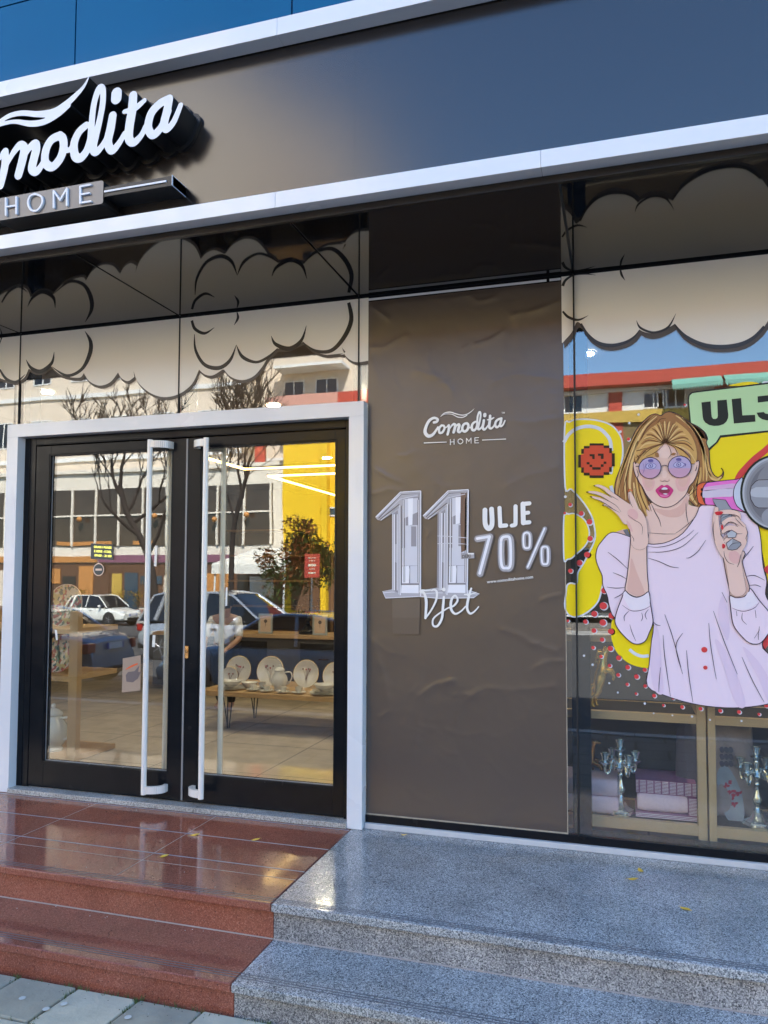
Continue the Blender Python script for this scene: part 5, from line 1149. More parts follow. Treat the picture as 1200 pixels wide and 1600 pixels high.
# notices stuck to the door glass
def notice(nm, pts, matn, label, extra=None):
    t = thing(nm, (0, 0, 0), label, 'sticker'); P = plane_pts(pts, .020); t.location = (P[0][0], .02, P[0][1])
    m = MB(); m.flat(P, .0195, 0); m.build('sheet', matn, t)
    if extra: extra(t)
    return t
def oh(t):
    m = MB()
    for k, s_ in enumerate(('ORARI I PUNES', 'E HENE - E DIEL', '09:00 - 21:00')):
        a = plane_pts([(146.5+.5*k, 856+k*6.6), (174, 857.5+k*6.6)], .018); text_mesh(m, s_, a[0], a[1], .013, .0185, 0, .02)
    m.build('lettering', 'sign_yellow', t)
notice('opening_hours_sign', [(142, 849), (177, 851), (177, 875), (142, 873)], 'sign_dark', 'small dark opening hours notice with yellow lettering on the left door glass', oh)
def rd(t):
    q = plane_pts([(154, 890, 8.5)], .018)[0]; m = MB(); m.ribbon([(q[0]+q[2]*math.cos(a), q[1]+q[2]*math.sin(a), .006) for a in [k*math.pi/12 for k in range(24)]], .0185, 0, True, False); m.box(q[0]-.022, q[0]+.022, .0175, .0188, q[1]-.006, q[1]+.006, 0); m.build('ring', 'card', t)
notice('round_sticker', [(154+8*math.cos(a), 890+8*math.sin(a)) for a in [k*math.pi/10 for k in range(20)]], 'sign_dark', 'small round ring-shaped sticker below the opening hours notice', rd)
def fig(t):
    m = MB(); m.flat(plane_pts(zz(4, 0, 940, [(790, 500), (785, 460), (800, 440), (840, 435), (870, 400), (862, 440), (880, 440), (862, 480), (830, 505)]), .018), .0185, 0)
    m.ribbon(plane_pts(zz(4, 0, 940, [(785, 425, 4), (820, 405, 10), (860, 388, 8)]), .018), .0185, 1); m.build('print', ['card_print', 'st_orange'], t)
notice('door_flyer', zz(4, 0, 940, [(768, 355), (880, 335), (878, 555), (762, 568)]), 'flyer', 'beige flyer with a dark drawing low on the left door glass', fig)
for pts, lab in ((zz(4, 0, 640, [(970, 850), (985, 852), (978, 980), (962, 978)]), 'small white strip sticker beside the left pull handle, at head height'), (zz(4, 0, 940, [(342, 175), (356, 178), (362, 240), (350, 242)]), 'small white strip sticker near the left edge of the left door glass'),
                 (zz(4, 0, 940, [(955, 208), (972, 210), (968, 285), (950, 283)]), 'small white strip sticker beside the left pull handle, low down'), (zz(4, 280, 640, [(292, 1110), (302, 1112), (300, 1225), (288, 1228)]), 'small white strip sticker by the right door pull handle')):
    notice('strip_sticker', pts, 'china_pale', lab)
# interior furniture farther back: shelving with goods
for bx_, lab in ((-6.2, 'tall dark shelving with tableware at the left of the back wall'), (-3.9, 'tall dark shelving with tableware in the middle of the back wall'), (-1.6, 'tall dark shelving with tableware near the right of the back wall')):
    t = thing('wall_shelving', (bx_, 8.7, 0), lab, 'shelf', 'shelving along the back wall'); rs = random.Random(int(bx_*10))
    for x_ in (bx_-.95, bx_+.95): m = MB(); m.box(x_-.02, x_+.02, 8.5, 8.98, 0, 2.2); m.build('side_panel', 'wood', t)
    for k in range(5): m = MB(); m.box(bx_-.93, bx_+.93, 8.52, 8.98, .3+k*.45, .33+k*.45); m.build('shelf', 'wood', t)

# ------------------------------------------------------------------ display window: crates of goods
dy0, dy1 = .13, .52
a0 = G(1090, 1200, dy0).x; a1 = G(1104, 1200, dy0).x; b0 = G(1107, 1200, dy0).x; b1 = G(1119, 1200, dy0).x
zt0, zt1, zb0_, zb1_ = .600, .640, .073, .123
def crate(x0, x1, w0, w1, label):
    t = thing('display_crate', ((x0+x1)/2, (dy0+dy1)/2, .02), label, 'crate', 'open wooden display crates in the window')
    for (p0, p1) in ((x0, x0+w0), (x1-w1, x1)):
        for q0 in (dy0, dy1-.035): m = MB(); m.box(p0, p1, q0, q0+.035, .03, 1.02); m.build('post', 'wood_pale', t, bevel=.002)
    for z0, z1 in ((zt0, zt1), (zb0_, zb1_), (.98, 1.02)):
        for q0 in (dy0+.001, dy1-.034): m = MB(); m.box(x0+w0, x1-w1, q0, q0+.033, z0, z1); m.build('rail', 'wood_pale', t, bevel=.002)
    for z in (zt1-.012, zb1_-.012):
        m = MB(); m.box(x0+w0, x1-w1, dy0+.036, dy1-.036, z, z+.010); m.build('board', 'interior_dark', t)
    return t
crate(-.50, a1, .03, a1-a0, 'left wooden display crate with towels and a silver candelabrum'); crate(b0, 1.02, b1-b0, .035, 'right wooden display crate with the floral cushion')
m = MB(); m.box(-.56, 4.2, .72, .75, 0, 2.0); t = thing('display_backdrop', (1, .73, 0), 'dark brown board standing behind the window display', 'panel'); m.build('board', 'interior_dark', t)
candelabrum((G(970, 1262, .22).x, .22, zb1_), .355, 1.02, 'silver', 'ornate silver candelabrum between the pink towels and the striped blanket', 'silver candelabra in the display crates', 4, .5)
candelabrum((G(1184, 1288, .22).x, .22, zb1_), .36, 1.0, 'silver', 'ornate silver candelabrum right of the floral cushion', 'silver candelabra in the display crates', 4, .9)
def towel(x0, x1, y0, y1, z0, z1, matn, label, nm='folded_towel', grp=None, stripes=False):
    t = thing(nm, ((x0+x1)/2, (y0+y1)/2, z0), label, 'towel', grp); n, k = 22, 10; vs = []; rs = random.Random(5)
    m = MB(); prof = []
    for j in range(k+1):
        a = -math.pi/2+math.pi*j/k; prof.append((y0+.02*(1-math.cos(a)), (z0+z1)/2+(z1-z0)/2*math.sin(a)))
    prof = [(y1, z0)]+prof+[(y1, z1)]; L_ = len(prof)
    for i in range(n+1):
        x = x0+(x1-x0)*i/n; e = min(i, n-i)/n; sq = 1-.12*math.exp(-e*30)
        for (yy, zq) in prof:
            w_ = .0018*math.sin(x*260+yy*50)+.0015*math.sin(x*90+zq*200); vs.append((x, yy+w_, (z0+z1)/2+(zq-(z0+z1)/2)*sq*(1 if zq < z1-.001 else 1)))
    fs = [(i*L_+j, (i+1)*L_+j, (i+1)*L_+j+1, i*L_+j+1) for i in range(n) for j in range(L_-1)]
    fs += [tuple(range(L_)), tuple(reversed(range(n*L_, (n+1)*L_)))]
    m.add(vs, fs); m.build('cloth', matn, t, smooth=True)
    return t
X = lambda u: G(u, 1240, .2).x; Z = lambda v: G(1030, v, .2).z
towel(-.44, X(966), .17, .42, zb1_+.001, zb1_+.082, 'towel', 'lower folded pink towel at the left of the display crate', grp='folded pink towels'); towel(-.44, X(965), .18, .42, zb1_+.084, zb1_+.165, 'towel', 'upper folded pink towel at the left of the display crate', grp='folded pink towels')
bl = towel(X(996), X(1074), .19, .42, zb1_+.028, zb1_+.112, 'towel', 'folded pink blanket with a purple and white striped border', 'folded_blanket')
m = MB(); x0, x1 = X(994), X(1088)
m.box(x0, x1, .205, .43, zb1_+.112, zb1_+.178, 0); m.box(X(1075), x1, .188, .43, zb1_+.026, zb1_+.111, 0); m.box(x0-.003, x1, .182, .43, zb1_+.001, zb1_+.026, 0)
for k in range(9): z = zb1_+.117+k*.0068; m.box(x0-.001, x1+.001, .2035, .2045, z, z+.0028, 1)
for k in range(12): z = zb1_+.029+k*.0068; m.box(X(1076), x1+.001, .1865, .1875, z, z+.0028, 1)
for k in range(3): z = zb1_+.004+k*.007; m.box(x0-.004, x1+.001, .1805, .1815, z, z+.003, 1)
for k in range(8): x = x0+.012+(x1-x0)*k/8; m.box(x, x+.006, .2020, .2030, zb1_+.113, zb1_+.177, 0)
m.build('striped_border', ['towel_purple', 'stripe_white'], bl, bevel=.002)
def cushion(c, w_, h_, d_, rot, label, m1, rear=None):
    t = thing('cushion', c, label, 'cushion'); n = 20; vs = []; m = MB()
    for s_ in (-1, 1):
        for j in range(n+1):
            for i in range(n+1):
                u, v = 2*i/n-1, 2*j/n-1; th = d_*.5*((1-u**4)*(1-v**4))**.55; k = 1-.09*(1-abs(u))*(abs(v)**2)*0-.05*(1-u*u)*abs(v)-.05*(1-v*v)*abs(u)
                x, y, z = u*w_/2*k, s_*th+.004*math.sin(7*u+5*v), v*h_/2*k; vs.append((c[0]+x*math.cos(rot)-y*math.sin(rot), c[1]+x*math.sin(rot)+y*math.cos(rot)+z*.15, c[2]+h_/2+z))
    N2 = (n+1)**2; fs = []
    for s_ in (0, 1):
        for j in range(n):
            for i in range(n):
                a = s_*N2+j*(n+1)+i; q = (a, a+1, a+n+2, a+n+1); fs.append(q if s_ == 0 else q[::-1])
    m.add(vs, fs); o = m.build('cover', m1, t, smooth=True); return t
cu = cushion((X(1150), .35, zb1_), .22, .47, .13, .25, 'grey floral cushion with a blue panel and red flowers in the right display crate', 'cushion_grey')
m = MB(); q = smooth_pts([(1120,1210),(1133,1196),(1148,1214),(1160,1245),(1162,1282),(1140,1284),(1127,1255)], 3, True); m.flat(plane_pts(q, .268), .268, 0)
rs = random.Random(2)
for cx_, cy_ in ((1138,1222),(1146,1245),(1150,1238),(1135,1228),(1148,1256),(1142,1236),(1155,1240)):
    for k in range(4):
        a = rs.uniform(0, 6.28); m.flat(plane_pts(smooth_pts([(cx_+6*math.cos(a), cy_+6*math.sin(a)), (cx_+3*math.cos(a+.8), cy_+3*math.sin(a+.8)), (cx_, cy_), (cx_+3*math.cos(a-.8), cy_+3*math.sin(a-.8))], 3, True), .2665), .2665-.0001*k, 1)
for k in range(9):
    a = 1.1*k; cx_, cy_ = 1128+(k % 3)*7, 1172+(k//3)*11; m.flat(plane_pts(smooth_pts([(cx_-4, cy_-3), (cx_+1, cy_-5), (cx_+4, cy_+2), (cx_-1, cy_+4)], 3, True), .2665), .2663, 2)
m.build('flower_print', ['cushion_blue', 'flower_red', 'leaf_print'], cu)
cushion((X(1083), .36, zb1_), .14, .46, .12, 1.2, 'dark narrow cushion leaning against the inner post of the left crate', 'leaf_print')
# golden horses
def horse(c, s, label, grp, matn, flip=1):
    """rearing horse; local frame: x forward, z up"""
    t = thing('horse_figurine', c, label, 'figurine', grp)
    J_ = [(0, 0, .52, .075), (.10, 0, .68, .085), (.20, 0, .84, .08), (.27, 0, .98, .055), (.34, 0, 1.10, .042), (.42, 0, 1.13, .036), (.50, 0, 1.08, .026), (.545, 0, 1.05, .02),      # trunk, neck, head 0-7
          (-.06, .05, .44, .06), (-.02, .06, .32, .042), (-.13, .06, .20, .026), (-.10, .06, .06, .018), (-.05, .06, .015, .024),  # hind leg 8-12
          (-.06, -.05, .44, .06), (-.06, -.06, .32, .042), (-.20, -.06, .22, .026), (-.19, -.06, .07, .018), (-.14, -.06, .015, .024),  # 13-17
          (.24, .06, .76, .045), (.36, .06, .74, .03), (.42, .06, .62, .02), (.36, .06, .55, .02),   # fore leg 18-21
          (.24, -.06, .74, .045), (.37, -.06, .68, .03), (.40, -.06, .55, .02), (.34, -.06, .50, .02),
          (-.07, 0, .54, .03), (-.20, 0, .50, .036), (-.27, 0, .34, .034), (-.26, 0, .16, .02),   # tail 26-29
          (.36, .02, 1.17, .016), (.355, .025, 1.215, .006)]
    ct, st_ = math.cos(rad(18)), math.sin(rad(18)); J_ = [((x*ct-z*st_+.13, y, z*ct+x*st_, r) if i < 8 or i > 12 and not 12 < i < 18 else (x, y, z, r)) for i, (x, y, z, r) in enumerate(J_)]
    E_ = [(0, 1), (1, 2), (2, 3), (3, 4), (4, 5), (5, 6), (6, 7), (0, 8), (8, 9), (9, 10), (10, 11), (11, 12), (0, 13), (13, 14), (14, 15), (15, 16), (16, 17), (2, 18), (18, 19), (19, 20), (20, 21), (2, 22), (22, 23), (23, 24), (24, 25), (0, 26), (26, 27), (27, 28), (28, 29), (4, 30), (30, 31)]
    skin('body', [(c[0]+flip*x*s*.72, c[1]+y*s*1.1, c[2]+z*s*.86, r*s*1.35) for x, y, z, r in J_], E_, matn, t, 2)
    m = MB()
    for k in range(7):
        f_ = k/6; x, z = .17+f_*.17, .90+f_*.24; x, z = (x*ct-z*st_+.13)*.72, (z*ct+x*st_)*.86; m.tube([(c[0]+flip*(x-.01)*s, c[1], c[2]+z*s), (c[0]+flip*(x-.09)*s, c[1]+.02*s*(-1)**k, c[2]+(z+.0)*s), (c[0]+flip*(x-.13)*s, c[1], c[2]+(z-.07)*s)], [.022*s, .018*s, .004*s], 6)
    m.build('mane', matn, t, smooth=True)
    return t
hx_ = G(938, 1100, .22); horse((hx_.x, .22, zt1), .285, 'shiny golden rearing horse standing on the upper board of the left crate', 'golden horses', 'gold')
horse((-.30, .40, zb1_), .30, 'bronze coloured rearing horse behind the towels and candelabrum', 'golden horses', 'bronze')
# shopper leaning over the table behind the right pull handle
PC = G(352, 945, 2.6)
pe = thing('person', (PC.x-.2*.68, 2.6+.36*.68, 0), 'person with dark hair and pale shirt leaning forward behind the right pull handle', 'person')
mat('skin_tone', (.45, .27, .19), .5, var=.05); mat('trousers', (.02, .022, .028), .85, var=.2); mat('shirt_pale', (.62, .62, .64), .85, var=.08, bump=.004, bscale=14); mat('hair_black', (.012, .010, .009), .5)
c = Vector(pe.location); pe.scale = (.68, .68, .68)
Jp = [(0, 0, .93, .13), (0, -.02, 1.05, .12), (.06, -.10, 1.18, .13), (.12, -.20, 1.30, .135), (.16, -.27, 1.37, .06), (.19, -.33, 1.43, .075), (.20, -.36, 1.50, .085), (.20, -.36, 1.57, .06),
      (.10, 0, .86, .10), (.11, -.03, .50, .068), (.11, .03, .10, .045), (.12, -.12, .04, .04), (-.10, 0, .86, .10), (-.11, .02, .50, .068), (-.12, .12, .10, .045), (-.12, -.03, .04, .04),
      (.30, -.18, 1.30, .06), (.38, -.28, 1.05, .045), (.34, -.48, .95, .034), (.33, -.55, .93, .03), (-.06, -.24, 1.30, .06), (-.12, -.34, 1.05, .045), (-.02, -.52, .93, .034), (0, -.58, .92, .03)]
for (hi, tip_) in ((19, (.33, -.60, .92)), (23, (0, -.63, .91))):
    for k in range(4): Jp.append((tip_[0]+(k-1.5)*.018, tip_[1]-.012*(1.5-abs(k-1.5)), tip_[2]-.01, .0085)); Jp.append((tip_[0]+(k-1.5)*.020, tip_[1]-.04-.01*(1.5-abs(k-1.5)), tip_[2]-.03, .007))
    Jp.append((tip_[0]+(.035 if hi == 23 else -.035), tip_[1]+.01, tip_[2]-.01, .009))
Ep = [(0, 1), (1, 2), (2, 3), (3, 4), (4, 5), (5, 6), (6, 7), (0, 8), (8, 9), (9, 10), (10, 11), (0, 12), (12, 13), (13, 14), (14, 15), (3, 16), (16, 17), (17, 18), (18, 19), (3, 20), (20, 21), (21, 22), (22, 23)]
b_ = 24
for hi in (19, 23):
    for k in range(4): Ep += [(hi, b_+2*k), (b_+2*k, b_+2*k+1)]
    Ep.append((hi, b_+8)); b_ += 9
skin('body', [(c.x+x, c.y+y, z, r) for x, y, z, r in Jp], Ep, 'skin_tone', pe, 2)
def cl(nm, ids, ed, matn, g=1.14):
    skin(nm, [(c.x+Jp[i][0], c.y+Jp[i][1], Jp[i][2], Jp[i][3]*g+.006) for i in ids], ed, matn, pe, 2)
cl('shirt', [0, 1, 2, 3, 16, 17, 20, 21], [(0, 1), (1, 2), (2, 3), (3, 4), (4, 5), (3, 6), (6, 7)], 'shirt_pale')
cl('trousers', [0, 8, 9, 10, 12, 13, 14], [(0, 1), (1, 2), (2, 3), (0, 4), (4, 5), (5, 6)], 'trousers', 1.16)
m = MB(); m.ball((c.x+.20, c.y-.352, 1.555), .115, 0, 18, (.92, 1.05, 1.0)); hr = m.build('hair', 'hair_black', pe, smooth=True)
m = MB()
for s_ in (-1, 1): m.ball((c.x+.20+s_*.03, c.y-.437, 1.50), .010, 0, 8); m.ball((c.x+.20+s_*.085, c.y-.36, 1.49), .018, 1, 8, (.5, 1, 1.3))
m.ball((c.x+.20, c.y-.452, 1.475), .013, 1, 8, (.8, 1.2, 1.3)); m.ball((c.x+.20, c.y-.435, 1.445), .016, 2, 8, (1.3, .5, .35)); m.build('face', ['hair_black', 'skin_tone', 'st_lip'], pe, smooth=True)

# ------------------------------------------------------------------ the street opposite, which the glass mirrors
mat('wall_cream', (.66, .56, .44), .85, var=.08, vscale=1.5, bump=.004, bscale=30); mat('wall_white', (.68, .68, .65), .8, var=.06, vscale=1.5); mat('wall_yellow', (.80, .50, .01), .8, var=.05, vscale=1.2); mat('wall_red', (.42, .055, .035), .8, var=.08)
mat('wall_ochre', (.50, .33, .06), .8, var=.1, vscale=2); mat('wall_pink', (.55, .28, .22), .85, var=.1); mat('win_dark', (.02, .022, .026), .08, ior=1.5); mat('win_blue', (.03, .06, .09), .05); mat('shutter', (.42, .42, .40), .7, var=.1)
mat('awning_green', (.16, .38, .30), .8, var=.15); mat('awning_white', (.72, .70, .62), .8, var=.05); mat('wood_dark', (.12, .06, .03), .6, var=.2); mat('orange_lit', (.50, .22, .06), .6); mat('purple', (.22, .09, .13), .6)
mat('bark', (.035, .026, .021), .95, var=.4, vscale=6, bump=.01, bscale=20); mat('leaf_green', (.10, .15, .03), .6, var=.4, vscale=3); mat('leaf_orange', (.36, .13, .04), .6, var=.4, vscale=3)
mat('tyre', (.02, .02, .02), .85); mat('rim', (.4, .4, .42), .3, metal=.9); mat('car_glass', (.012, .014, .016), .03, ior=1.6); mat('plate_white', (.7, .7, .7), .5); mat('plate_blue', (.02, .08, .4), .5); mat('lamp_red', (.35, .02, .015), .15, coat=1); mat('lamp_clear', (.6, .62, .62), .1, coat=1); mat('chrome', (.7, .7, .7), .1, metal=1)
for nm, c in (('paint_white', (.75, .75, .68)), ('paint_navy', (.19, .26, .36)), ('paint_silver', (.42, .45, .49)), ('paint_steel', (.42, .50, .60))): mat(nm, c, .3, metal=0 if nm == 'paint_white' else .4, coat=1, var=.02)

def bldg(nm, x0, x1, y, z1, matn, label, depth=8, z0=-.4):
    t = thing(nm, ((x0+x1)/2, y, ZG), label, 'building', None)
    m = MB(); m.box(x0, x1, y-depth, y, z0, z1); m.build('wall', matn, t)
    m = MB(); m.box(x0-.15, x1+.15, y-depth-.15, y+.15, z1, z1+.18); m.build('roof', matn if matn != 'wall_white' else 'wall_white', t)
    return t
def win(t, x0, x1, z0, z1, y, frame='wall_white', glass='win_dark', bars=1, shut=0):
    m = MB(); f = .06
    m.box(x0, x1, y-.02, y+.04, z0, z0+f); m.box(x0, x1, y-.02, y+.04, z1-f, z1); m.box(x0, x0+f, y-.02, y+.04, z0+f, z1-f); m.box(x1-f, x1, y-.02, y+.04, z0+f, z1-f)
    for k in range(bars): xx = x0+(x1-x0)*(k+1)/(bars+1); m.box(xx-.03, xx+.03, y-.02, y+.035, z0+f, z1-f)
    w_ = m.build('window', frame, t)
    m = MB(); m.box(x0+f, x1-f, y-.015, y+.012, z0+f, z1-f); m.build('pane', glass, w_)
    if shut: m = MB(); m.box(x0+f, x1-f, y+.013, y+.028, z0+f+(z1-z0)*shut, z1-f); m.build('shutter', 'shutter', w_)
def mx(u, v, D): p = M(u, v, D); return p.x, p.z
# A: tall cream apartment block at the far left
YA = -31
tA = bldg('apartment_building', -62, -18.5, YA, 28, 'wall_cream', 'tall cream apartment block reflected above the left door')
for k in range(16):
    x = -60+k*2.6
    for z in (8.4, 11.9, 15.4, 18.9, 22.4): win(tA, x, x+1.25, z, z+1.5, YA, 'wall_white', 'win_dark', 1, .45 if (k*7+int(z)) % 3 else 0)
for z in (7.5, 11.0, 14.5, 18.0, 21.5): m = MB(); m.box(-62, -18.4, YA, YA+.12, z, z+.22); m.build('cornice', 'wall_white', tA)
mat('wall_offwhite', (.74, .67, .55), .8, var=.08, vscale=1.5); mat('win_brown', (.06, .042, .03), .1, var=.6, vscale=1.1)
# B: white two storey glazed building in front of it
YB2 = -28
xb0, zt_ = mx(82, 757, 28); xb1 = mx(455, 725, 28)[0]
tB = bldg('glazed_building', -40, xb1, YB2, 6.35, 'wall_offwhite', 'white two storey building with a long glazed upper floor reflected in the doors', 2.8)
m = MB(); m.box(-39.6, xb1-.9, YB2+.002, YB2+.05, 2.75, 5.55); m.build('glass_front', 'win_brown', tB)
m = MB(); x = -39.6
while x < xb1-.9: m.box(x-.05, x+.05, YB2+.05, YB2+.13, 2.75, 5.55); x += 1.35
m.box(-39.6, xb1-.9, YB2+.05, YB2+.12, 4.2, 4.28); m.build('mullions', 'wall_offwhite', tB)
m = MB(); m.box(-39.6, xb1-.4, YB2+.002, YB2+.08, -.2, 1.9); m.build('shop_front', 'wood_dark', tB)
rb = random.Random(8); cols = ['wall_ochre', 'win_dark', 'wall_cream', 'win_brown', 'wood_dark', 'awning_green', 'win_blue', 'orange_lit', 'wall_offwhite']
x = -38.0
while x < xb1-1.6:
    w_ = rb.uniform(.5, 1.5); z0 = rb.choice((-.5, -.5, .3, .9)); z1 = rb.uniform(1.2, 1.8)
    m = MB(); m.box(x, x+w_, YB2+.085, YB2+.12, z0, z1); m.build('shop_pane', rb.choice(cols), tB); x += w_+rb.uniform(.08, .3)
for x in (-25.5, -21.2, -18.0, -16.4): m = MB(); m.ball((x, YB2+.35, 3.9+.3*(x % 1)), .13); m.build('hanging_lamp', 'orange_lit', tB, smooth=True)
m = MB(); m.box(-24.5, xb1-.3, YB2+.08, YB2+.16, 1.95, 2.3); m.build('fascia_strip', 'purple', tB)
m = MB(); m.box(-34, -24.6, YB2+.08, YB2+.16, 1.95, 2.25); m.build('fascia_strip', 'orange_lit', tB)
for x, w_ in ((-27.0, 3.2), (-22.6, 1.1), (-20.6, 1.6)): m = MB(); m.box(x, x+w_, YB2+.051, YB2+.07, 2.80, 2.98); m.build('window_seat', 'orange_lit', tB)
x0, z0 = mx(330, 875, 24); x1, z1 = mx(444, 870, 24); zt = mx(390, 859, 24)[1]
ta2 = thing('awning', ((x0+x1)/2, -24, ZG), 'wide white awning reflected in the right door above the parked cars', 'awning')
m = MB(); m.add([(x0, -24, z0-.15), (x1, -24, z0-.15), (x1, -27.8, zt+.2), (x0, -27.8, zt+.2), (x0, -24, z0-.20), (x1, -24, z0-.20), (x1, -27.8, zt+.15), (x0, -27.8, zt+.15)], [(0, 1, 2, 3), (7, 6, 5, 4), (0, 4, 5, 1)]); m.box(x0, x1, -24.02, -23.98, z0-.55, z0-.2); m.build('canvas', 'awning_white', ta2)
for x in (x0+.1, x1-.1): m = MB(); m.tube([(x, -24.1, -.3), (x, -24.1, z0-.2)], .04, 8); m.build('post', 'wall_white', ta2)
# C: pale balcony tower
tC = bldg('balcony_tower', -18.3, -12.9, -33, 24, 'wall_cream', 'pale apartment tower with pink balconies reflected above the right door')
for k, z in enumerate((7.2, 9.6, 12.0, 14.6, 17.2, 19.8)):
    m = MB(); m.box(-17.9+k*.4, -13.3, -33, -31.8, z, z+.14); m.build('balcony_slab', 'wall_white', tC); m = MB(); m.box(-17.9+k*.4, -13.3, -31.9, -31.82, z+.14, z+.95); m.build('balcony_front', 'wall_pink' if k % 2 else 'wall_cream', tC)
    win(tC, -17, -15.8, z+.3, z+2, -33); win(tC, -15.2, -14, z+.3, z+2, -33)
# D: yellow house
tD = bldg('yellow_building', xb1+.05, -8.3, -27, 7.5, 'wall_yellow', 'bright yellow building reflected at the right edge of the right door')
win(tD, *[mx(511, 800, 27)[0], mx(524, 800, 27)[0]+.5], mx(515, 806, 27)[1], mx(515, 792, 27)[1], -27, 'wall_white', 'win_blue')
m = MB(); m.box(xb1+2.0, xb1+2.25, -27, -26.6, -.3, 7.5); m.build('pilaster', 'wall_yellow', tD)
win(tD, -11, -9.6, 4.6, 6.2, -27); m = MB(); m.box(xb1+.5, -8.6, -27, -26.93, -.2, 2.3); m.build('shop_front', 'wood_dark', tD)
# E: long low building with the red fascia
tE = bldg('red_trimmed_building', -12.4, 30, -31, 9.4, 'wall_white', 'long white building with a dark red roof fascia reflected in the display window')
ye = -31; zf0 = mx(900, 586, 31)[1]; zf1 = mx(900, 572, 31)[1]
m = MB(); m.box(-13, 30, ye+.02, ye+.7, 9.6, 10.15); m.build('roof_fascia', 'wall_red', tE)
zw0, zw1 = mx(930, 644, 31)[1], mx(930, 603, 31)[1]
for k in range(-5, 10):
    xc = mx(962, 610, 31)[0]+k*4.3; m = MB(); m.box(xc-.28, xc+.28, ye+.001, ye+.12, 7.0, 9.6); m.build('pilaster', 'wall_red', tE)
    win(tE, xc-2.6, xc-1.4, zw0, zw1, ye, 'wall_white', 'win_dark', 2); win(tE, xc+1.1, xc+2.0, zw0, zw1, ye, 'wall_white', 'win_dark', 1, .5)
zo = mx(930, 652, 31)[1]
m = MB(); m.box(-12.3, 30, ye+.001, ye+.25, zo-.35, zo+.15); m.build('floor_band', 'wall_ochre', tE)
m = MB(); m.box(-12.3, 30, ye+.001, ye+.10, 2.6, zo-.36); mat('wall_olive', (.17, .12, .045), .8, var=.2, vscale=1); m.build('lower_wall', 'wall_olive', tE)
m = MB(); m.box(-12.3, 30, ye+.001, ye+.12, -.2, 2.5); m.build('shop_front', 'win_dark', tE)
for u0, u1 in ((1052, 1130), (1134, 1240)):
    xa_, xb_ = mx(u0, 590, 29.6)[0], mx(u1, 590, 29.6)[0]; z_ = mx(1100, 597, 29.6)[1]; t = thing('green_awning', ((xa_+xb_)/2, -29.6, z_), 'green scalloped awning hanging at the %s of the reflected building' % ('middle' if u0 < 1100 else 'right end'), 'awning')
    m = MB(); m.add([(xa_, -29.6, z_), (xb_, -29.6, z_), (xb_, -30.95, z_+.75), (xa_, -30.95, z_+.75)], [(0, 1, 2, 3)]); n_ = 18
    for k in range(n_): a = xa_+(xb_-xa_)*k/n_; b = xa_+(xb_-xa_)*(k+1)/n_; m.add([(a, -29.6, z_), (b, -29.6, z_), (b, -29.6, z_-.12), ((a+b)/2, -29.6, z_-.26), (a, -29.6, z_-.12)], [(4, 3, 2, 1, 0)])
    m.build('canvas', 'awning_green', t)

# trees
def branch(m, p, d, r, L, depth, rs, spread=.55, minr=.006, up=.25):
    pts = [p]; R = [r]; q = Vector(p); d = Vector(d).normalized()
    for k in range(4):
        d = (d+Vector((rs.gauss(0, .12), rs.gauss(0, .12), up*.25+rs.gauss(0, .05)))).normalized(); q = q+d*L/4; pts.append(tuple(q)); R.append(r*(1-.12*(k+1)))
    m.tube(pts, R, 7 if r > .03 else 4, caps=False)
    if depth <= 0: return
    for i in range(rs.choice((2, 3)) if depth > 1 else 3):
        ax = Vector((rs.uniform(-1, 1), rs.uniform(-1, 1), rs.uniform(-.2, .8))).normalized(); nd = (d+ax*spread*1.3).normalized()
        branch(m, pts[rs.choice((2, 3, 4))], nd, max(minr, R[-1]*.72), L*rs.uniform(.66, .86), depth-1, rs, spread, minr, up)
def bare_tree(path, r, limbs, label, seed):
    b = Vector(path[0]); t = thing('bare_tree', b, label, 'tree', 'bare trees across the street'); rs = random.Random(seed)
    m = MB(); P = smooth_pts(path, 4, False); m.tube(P, [r*(1-.5*i/len(P)) for i in range(len(P))], 10); m.build('trunk', 'bark', t, smooth=True)
    m = MB()
    for (i, d, L) in limbs: branch(m, P[i], d, r*.5, L, 5, rs, .55, .012)
    m.build('crown', 'bark', t)
D1 = 13
pth = [M(248, 985, D1), M(240, 930, D1), M(233, 880, D1), M(215, 835, D1), M(196, 800, D1), M(186, 760, D1)]; pth[0].z = -.68
bare_tree([tuple(p) for p in pth], .11, [(20, (.1, 0, 1), 1.0), (18, (-.5, .2, .9), 1.1), (14, (.8, -.3, .8), 1.2), (12, (-.7, .4, .5), 1.2), (9, (.7, .4, .9), 1.3), (16, (.3, -.5, 1), 1.1)], 'bare dark tree with a leaning trunk reflected in the left door', 4)
pth = [M(362, 975, 16), M(360, 900, 16), M(364, 830, 16), M(374, 780, 16), M(384, 740, 16)]; pth[0].z = -.68
bare_tree([tuple(p) for p in pth], .09, [(15, (0, 0, 1), 1.2), (13, (-.4, .2, 1), 1.2), (11, (.5, -.3, 1), 1.3), (9, (-.6, -.3, .9), 1.3), (16, (.4, .4, 1), 1.2)], 'bare upright tree with a dense broom of twigs reflected in the right door', 9)
